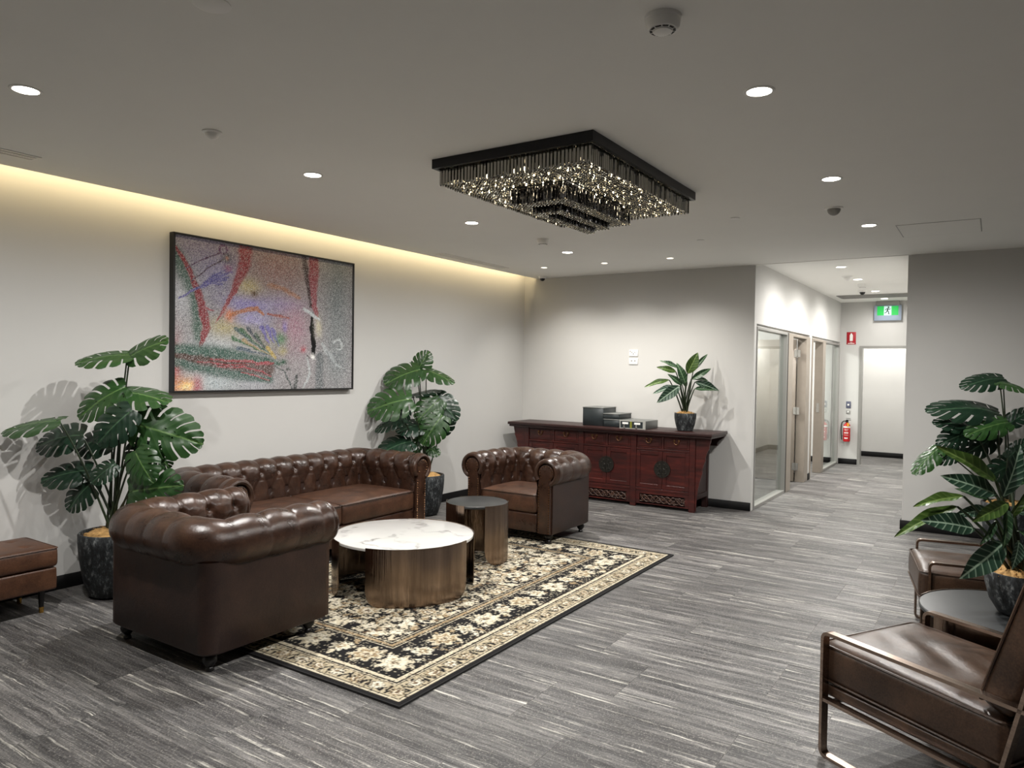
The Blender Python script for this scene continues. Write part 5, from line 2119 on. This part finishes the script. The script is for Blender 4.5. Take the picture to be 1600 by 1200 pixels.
MON = [monstera_mesh('leaf', MT['monstera'], 6, 0.20, 0.10, 1), monstera_mesh('leaf', MT['monstera'], 7, 0.32, 0.14, 2), monstera_mesh('leaf', MT['monstera'], 5, 0.12, 0.06, 3)]
MOND = [monstera_mesh('leaf', MT['monstera_dark'], 6, 0.22, 0.12, 4), monstera_mesh('leaf', MT['monstera_dark'], 7, 0.34, 0.10, 5)]
LAN = {'g': lance_mesh('leaf', MT['lance'], 0.15, 0.20, 0.4, 0.02, 1), 'd': lance_mesh('leaf', MT['lance_dark'], 0.15, 0.25, 0.5, 0.02, 2),
       's': lance_mesh('leaf', MT['lance_stripe'], 0.20, 0.22, 0.35, 0.02, 3), 'w': lance_mesh('leaf', MT['lance'], 0.21, 0.12, 0.3, 0.015, 4)}


def put_leaf(me, parent, B, T, hint, wscale=1.0, origin=None):
    B, T = Vector(B) - origin, Vector(T) - origin
    ax = T - B
    L = ax.length
    ax.normalize()
    nn = Vector(hint)
    nn = (nn - ax * nn.dot(ax)).normalized()
    sd = nn.cross(ax)
    o = bpy.data.objects.new('leaf', me)
    COL.objects.link(o)
    o.parent = parent
    Mx = Matrix(((ax.x * L, sd.x * L * wscale, nn.x * L, B.x), (ax.y * L, sd.y * L * wscale, nn.y * L, B.y), (ax.z * L, sd.z * L * wscale, nn.z * L, B.z), (0, 0, 0, 1)))
    o.matrix_basis = Mx
    return o


def pot_and_moss(t, prof, moss_r, moss_z, seedv=1, mh=0.05):
    bm = bmesh.new()
    lathe(bm, prof, 36)
    obj('pot', bm, MT['pot'], t, True)
    bm = bmesh.new()
    lathe(bm, [(moss_r, moss_z), (moss_r * 0.9, moss_z + mh * .5), (moss_r * 0.6, moss_z + mh * .85), (moss_r * 0.3, moss_z + mh), (0.002, moss_z + mh)], 24, cap0=False)
    rr_ = random.Random(seedv)
    for v in bm.verts:
        v.co.z += rr_.uniform(-0.4, 0.4) * mh * 0.5
    # loose fibres
    for k in range(90):
        a, q = rr_.uniform(0, 6.28), moss_r * math.sqrt(rr_.random()) * 0.95
        p = Vector((q * math.cos(a), q * math.sin(a), moss_z + mh * (1 - (q / moss_r) ** 2) * 0.9))
        d = Vector((rr_.uniform(-1, 1), rr_.uniform(-1, 1), rr_.uniform(0.1, 0.7))) * 0.035
        tube(bm, [p, p + d * 0.5 + Vector((0, 0, 0.008)), p + d], [0.0022, 0.002, 0.001], 4)
    obj('moss', bm, MT['moss'], t, True)


def plant(t, root, specs, dep0, kind, stem_r=0.006, mass=None):
    """specs: base px, tip px, depth offsets of base and tip, how far the face turns to the room, mesh key, width"""
    org = Vector(t.location)
    rr_ = random.Random(len(specs))
    for (bx, by, tx, ty, db_, dt_, facing, key, ws) in specs:
        B = Vector(deep(bx, by, dep0 + db_))
        T = Vector(deep(tx, ty, dep0 + dt_))
        hint = Vector(-cf) * facing + Vector((0, 0, 1)) * (1.02 - facing)
        if kind == 'monstera':
            me = (MOND if key in 'de' else MON)[{'a': 0, 'b': 1, 'c': 2, 'd': 0, 'e': 1}[key]]
        else:
            me = LAN[key]
        for _ in range(16):          # keep the blade clear of the walls
            lf = put_leaf(me, t, B, T, hint, ws, org)
            Mw = Matrix.Translation(org) @ lf.matrix_basis
            ws_ = [Mw @ v.co for v in me.vertices]
            if min(v.x for v in ws_) > XL + 0.02 and max(v.y for v in ws_) < YB - 0.015:
                break
            bpy.data.objects.remove(lf)
            db_ -= 0.045
            dt_ -= 0.045
            B, T = Vector(deep(bx, by, dep0 + db_)), Vector(deep(tx, ty, dep0 + dt_))
        R0 = Vector(root) + Vector((rr_.uniform(-1, 1), rr_.uniform(-1, 1), 0)) * (0.05 if kind == 'monstera' else 0.03)
        d = (T - B).normalized()
        mid = R0.lerp(B, 0.55)
        mid.z = R0.z + (B.z - R0.z) * 0.68
        pts = []
        for k in range(9):
            u = k / 8
            p = R0.lerp(mid, u).lerp(mid.lerp(B, u), u)
            pts.append(p - org)
        pts.append(B + d * (T - B).length * 0.04 - org)
        bm = bmesh.new()
        rs = [stem_r * (1.35 - 0.6 * k / 9) for k in range(10)]
        tube(bm, pts, rs, 7)
        obj('stem', bm, MT['stem'], t, True)


BIG_POT = [(0.115, 0.0), (0.145, 0.02), (0.175, 0.12), (0.197, 0.26), (0.205, 0.36), (0.205, 0.412), (0.200, 0.418), (0.188, 0.418), (0.185, 0.40), (0.183, 0.36)]
# left monstera
p1 = Vector((-4.80, 2.545, 0))
t = thing('potted_monstera', 'tall monstera in black stone pot behind the nearest armchair, left of the painting', 'plant', p1)
pot_and_moss(t, BIG_POT, 0.183, 0.375, 1, 0.06)
D1 = float((np.array(p1) + np.array((0, 0, .5)) - CAM_P) @ cf)
plant(t, p1 + Vector((0, 0, 0.40)), [
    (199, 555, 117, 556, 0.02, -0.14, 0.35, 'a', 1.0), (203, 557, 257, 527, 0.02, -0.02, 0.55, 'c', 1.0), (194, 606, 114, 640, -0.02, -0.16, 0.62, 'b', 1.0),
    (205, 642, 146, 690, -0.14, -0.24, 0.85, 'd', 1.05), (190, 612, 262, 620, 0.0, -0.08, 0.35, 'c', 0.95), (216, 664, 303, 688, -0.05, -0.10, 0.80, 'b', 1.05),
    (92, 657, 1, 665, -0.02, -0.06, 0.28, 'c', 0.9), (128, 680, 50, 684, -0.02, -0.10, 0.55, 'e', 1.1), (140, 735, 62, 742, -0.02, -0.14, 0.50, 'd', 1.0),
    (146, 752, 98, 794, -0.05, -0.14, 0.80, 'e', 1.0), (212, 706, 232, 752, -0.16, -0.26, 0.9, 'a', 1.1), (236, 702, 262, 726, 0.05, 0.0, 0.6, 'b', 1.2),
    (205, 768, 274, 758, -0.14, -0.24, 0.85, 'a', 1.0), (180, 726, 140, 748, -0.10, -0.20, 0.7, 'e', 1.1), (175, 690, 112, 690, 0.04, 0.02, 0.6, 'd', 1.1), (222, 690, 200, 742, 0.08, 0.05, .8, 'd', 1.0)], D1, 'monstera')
# second monstera, behind the sofa corner
p2 = Vector((-4.90, 5.80, 0))
t = thing('potted_monstera', 'monstera in black stone pot behind the far end of the sofa', 'plant', p2)
pot_and_moss(t, BIG_POT, 0.183, 0.375, 2, 0.06)
D2 = float((np.array(p2) + np.array((0, 0, .5)) - CAM_P) @ cf)
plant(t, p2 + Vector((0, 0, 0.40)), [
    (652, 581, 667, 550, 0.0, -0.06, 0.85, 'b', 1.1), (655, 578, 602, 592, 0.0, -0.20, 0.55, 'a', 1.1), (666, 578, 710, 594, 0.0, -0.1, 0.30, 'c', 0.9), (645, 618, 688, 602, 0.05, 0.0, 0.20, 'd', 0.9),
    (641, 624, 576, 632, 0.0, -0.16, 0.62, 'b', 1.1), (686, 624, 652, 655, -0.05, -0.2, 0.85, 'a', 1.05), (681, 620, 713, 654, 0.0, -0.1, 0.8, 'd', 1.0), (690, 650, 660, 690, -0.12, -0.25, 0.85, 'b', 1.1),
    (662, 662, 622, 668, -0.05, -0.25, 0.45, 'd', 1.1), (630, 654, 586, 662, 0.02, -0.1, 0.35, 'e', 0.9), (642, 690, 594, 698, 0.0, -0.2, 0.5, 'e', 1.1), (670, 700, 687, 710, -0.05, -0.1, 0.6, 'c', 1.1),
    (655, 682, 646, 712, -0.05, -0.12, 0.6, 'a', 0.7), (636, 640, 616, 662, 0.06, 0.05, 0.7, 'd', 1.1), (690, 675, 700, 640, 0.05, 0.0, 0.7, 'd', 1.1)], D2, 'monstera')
# third monstera by the right wall
p3 = Vector((0.13, 7.72, 0))
t = thing('potted_monstera', 'monstera in black stone pot against the right wall behind the far lounge chair', 'plant', p3)
pot_and_moss(t, BIG_POT, 0.183, 0.375, 3, 0.06)
D3 = float((np.array(p3) + np.array((0, 0, .5)) - CAM_P) @ cf)
plant(t, p3 + Vector((0, 0, 0.40)), [
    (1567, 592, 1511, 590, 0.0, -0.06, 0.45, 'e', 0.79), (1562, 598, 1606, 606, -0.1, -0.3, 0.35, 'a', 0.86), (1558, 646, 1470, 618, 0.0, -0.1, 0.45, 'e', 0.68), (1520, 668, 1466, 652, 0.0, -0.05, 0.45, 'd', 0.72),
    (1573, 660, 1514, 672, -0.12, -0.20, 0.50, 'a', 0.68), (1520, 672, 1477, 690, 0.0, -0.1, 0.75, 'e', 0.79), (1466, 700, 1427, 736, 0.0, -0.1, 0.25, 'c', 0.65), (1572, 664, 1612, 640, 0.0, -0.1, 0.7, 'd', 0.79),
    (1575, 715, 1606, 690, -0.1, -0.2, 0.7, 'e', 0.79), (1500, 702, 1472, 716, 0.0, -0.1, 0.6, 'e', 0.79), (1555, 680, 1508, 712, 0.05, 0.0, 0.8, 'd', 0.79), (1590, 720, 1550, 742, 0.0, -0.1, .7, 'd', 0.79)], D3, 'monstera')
# table plant between the lounge chairs
p4 = Vector((0.115, 3.93, 0.4675))
t = thing('potted_plant', 'long leaved potted plant in black bowl on the round table between lounge chairs', 'plant', p4)
pot_and_moss(t, [(0.062, 0.0), (0.080, 0.008), (0.112, 0.06), (0.130, 0.13), (0.135, 0.185), (0.133, 0.190), (0.124, 0.190), (0.120, 0.17)], 0.121, 0.168, 4, 0.035)
D4 = float((np.array(p4) + np.array((0, 0, .2)) - CAM_P) @ cf)
plant(t, p4 + Vector((0.0, 0, 0.18)), [
    (1556, 752, 1481, 694, -0.02, -0.08, 0.70, 'g', 0.78), (1566, 778, 1604, 700, -0.05, -0.1, 0.80, 's', 0.80), (1506, 776, 1434, 779, 0.0, -0.06, 0.40, 'g', 0.75), (1496, 792, 1402, 824, 0.0, -0.06, 0.40, 'g', 0.65),
    (1522, 826, 1453, 808, -0.06, -0.12, 0.65, 's', 0.96), (1556, 772, 1484, 742, 0.04, 0.0, 0.80, 's', 0.88), (1574, 786, 1526, 812, -0.10, -0.20, 0.70, 'w', 0.68), (1568, 848, 1513, 902, -0.10, -0.18, 0.80, 's', 1.08),
    (1592, 846, 1588, 888, -0.14, -0.2, 0.85, 's', 0.96), (1572, 792, 1578, 856, -0.08, -0.16, 0.9, 'd', 0.82), (1576, 812, 1610, 770, 0.0, -0.06, 0.8, 'g', 0.75), (1545, 796, 1498, 802, 0.05, 0.02, 0.7, 's', 0.88),
    (1545, 780, 1500, 762, 0.08, 0.08, 0.8, 'd', 0.75), (1585, 800, 1620, 800, 0.02, 0, 0.8, 's', 0.88), (1590, 830, 1630, 850, -0.05, -0.1, 0.7, 'd', 0.75), (1555, 815, 1540, 850, -0.1, -0.16, 0.9, 'd', 0.82), (1580, 760, 1640, 720, 0.1, 0.1, .8, 'd', 0.75)], D4, 'lance', 0.0065)
# plant on the sideboard
p5 = Vector((-2.845, 7.80, 0.868))
t = thing('potted_plant', 'pointed leaved potted plant in black pot on the red sideboard', 'plant', p5)
pot_and_moss(t, [(0.072, 0.0), (0.085, 0.006), (0.105, 0.07), (0.118, 0.14), (0.120, 0.190), (0.117, 0.195), (0.108, 0.195), (0.105, 0.17)], 0.106, 0.172, 5, 0.04)
D5 = float((np.array(p5) + np.array((0, 0, .3)) - CAM_P) @ cf)
plant(t, p5 + Vector((0, 0, 0.19)), [
    (1074, 584, 1091, 551, -0.02, -0.06, 0.85, 'w', 1.15), (1083, 580, 1105, 551, 0.02, 0.0, 0.6, 'd', 0.7), (1060, 576, 1034, 560, 0.0, 0, 0.6, 'd', 0.9), (1056, 581, 1029, 572, -0.04, -0.1, 0.75, 'g', 1.1),
    (1071, 599, 1060, 568, -0.08, -0.12, 0.9, 'd', 1.3), (1081, 593, 1111, 574, -0.02, -0.05, 0.75, 'd', 1.0), (1046, 594, 1008, 600, -0.02, -0.06, 0.55, 'g', 0.8), (1066, 602, 1046, 584, -0.05, -0.08, 0.85, 'd', 1.1),
    (1062, 603, 1029, 627, -0.12, -0.2, 0.85, 's', 1.0), (1056, 604, 1021, 610, -0.06, -0.1, 0.5, 's', 0.7), (1085, 608, 1117, 606, -0.08, -0.12, 0.65, 'd', 0.9), (1086, 597, 1126, 608, -0.02, -0.04, 0.75, 's', 0.8),
    (1080, 592, 1109, 591, 0.04, 0.04, 0.6, 'd', 0.8), (1072, 605, 1064, 578, 0.02, 0.0, 0.9, 'd', 1.1)], D5, 'lance', 0.007)


# ================================================================== office chair behind the glass
def office_chair():
    t = thing('office_chair', 'pale grey office armchair behind the first glass pane', 'chair', (-3.00, 9.33, 0), math.radians(70))
    c = cushion('seat', 0.48, 0.46, 0.07, 0.03, MT['chairgrey'], t, crown=0.01, n=(12, 12, 8))
    c.location = (0, 0, 0.43)
    b = cushion('backrest', 0.44, 0.50, 0.05, 0.022, MT['chairgrey'], t, crown=0.01, n=(12, 12, 8))
    b.location = (0, 0.24, 0.80)
    b.rotation_euler = (math.radians(82), 0, 0)
    for s in (-1, 1):
        bm = bmesh.new()
        box(bm, s * 0.27 - 0.035, s * 0.27 + 0.035, -0.16, 0.12, 0.66, 0.69, bev=0.01)
        tube(bm, [(s * 0.27, 0, 0.66), (s * 0.27, 0.0, 0.52), (s * 0.2, 0.0, 0.44)], 0.014, 8)
        obj('armrest', bm, MT['chairgrey'], t, True)
    bm = bmesh.new()
    tube(bm, [(0, 0, 0.09), (0, 0, 0.44)], 0.025, 10)
    obj('gas_column', bm, MT['rubber'], t, True)
    bm = bmesh.new()
    for k in range(5):
        a = 2 * PI * k / 5
        tube(bm, [(0, 0, 0.10), (0.28 * math.cos(a), 0.28 * math.sin(a), 0.075)], [0.025, 0.014], 8)
    obj('star_base', bm, MT['rubber'], t, True)
    cw = None
    for k in range(5):
        a = 2 * PI * k / 5
        if cw is None:
            bm = bmesh.new()
            v = lathe(bm, [(0.03, -0.012), (0.03, 0.012)], 14)
            bmesh.ops.transform(bm, matrix=Matrix.Rotation(PI / 2, 4, 'X'), verts=v)
            cw = obj('caster', bm, MT['rubber'], t, True)
            cw.location = (0.28 * math.cos(a), 0.28 * math.sin(a), 0.03)
        else:
            again(cw, t, location=(0.28 * math.cos(a), 0.28 * math.sin(a), 0.03))
    bm = bmesh.new()
    tube(bm, [(0, 0.18, 0.43), (0, 0.30, 0.50), (0, 0.29, 0.70)], 0.018, 8)
    obj('back_stem', bm, MT['rubber'], t, True)


office_chair()
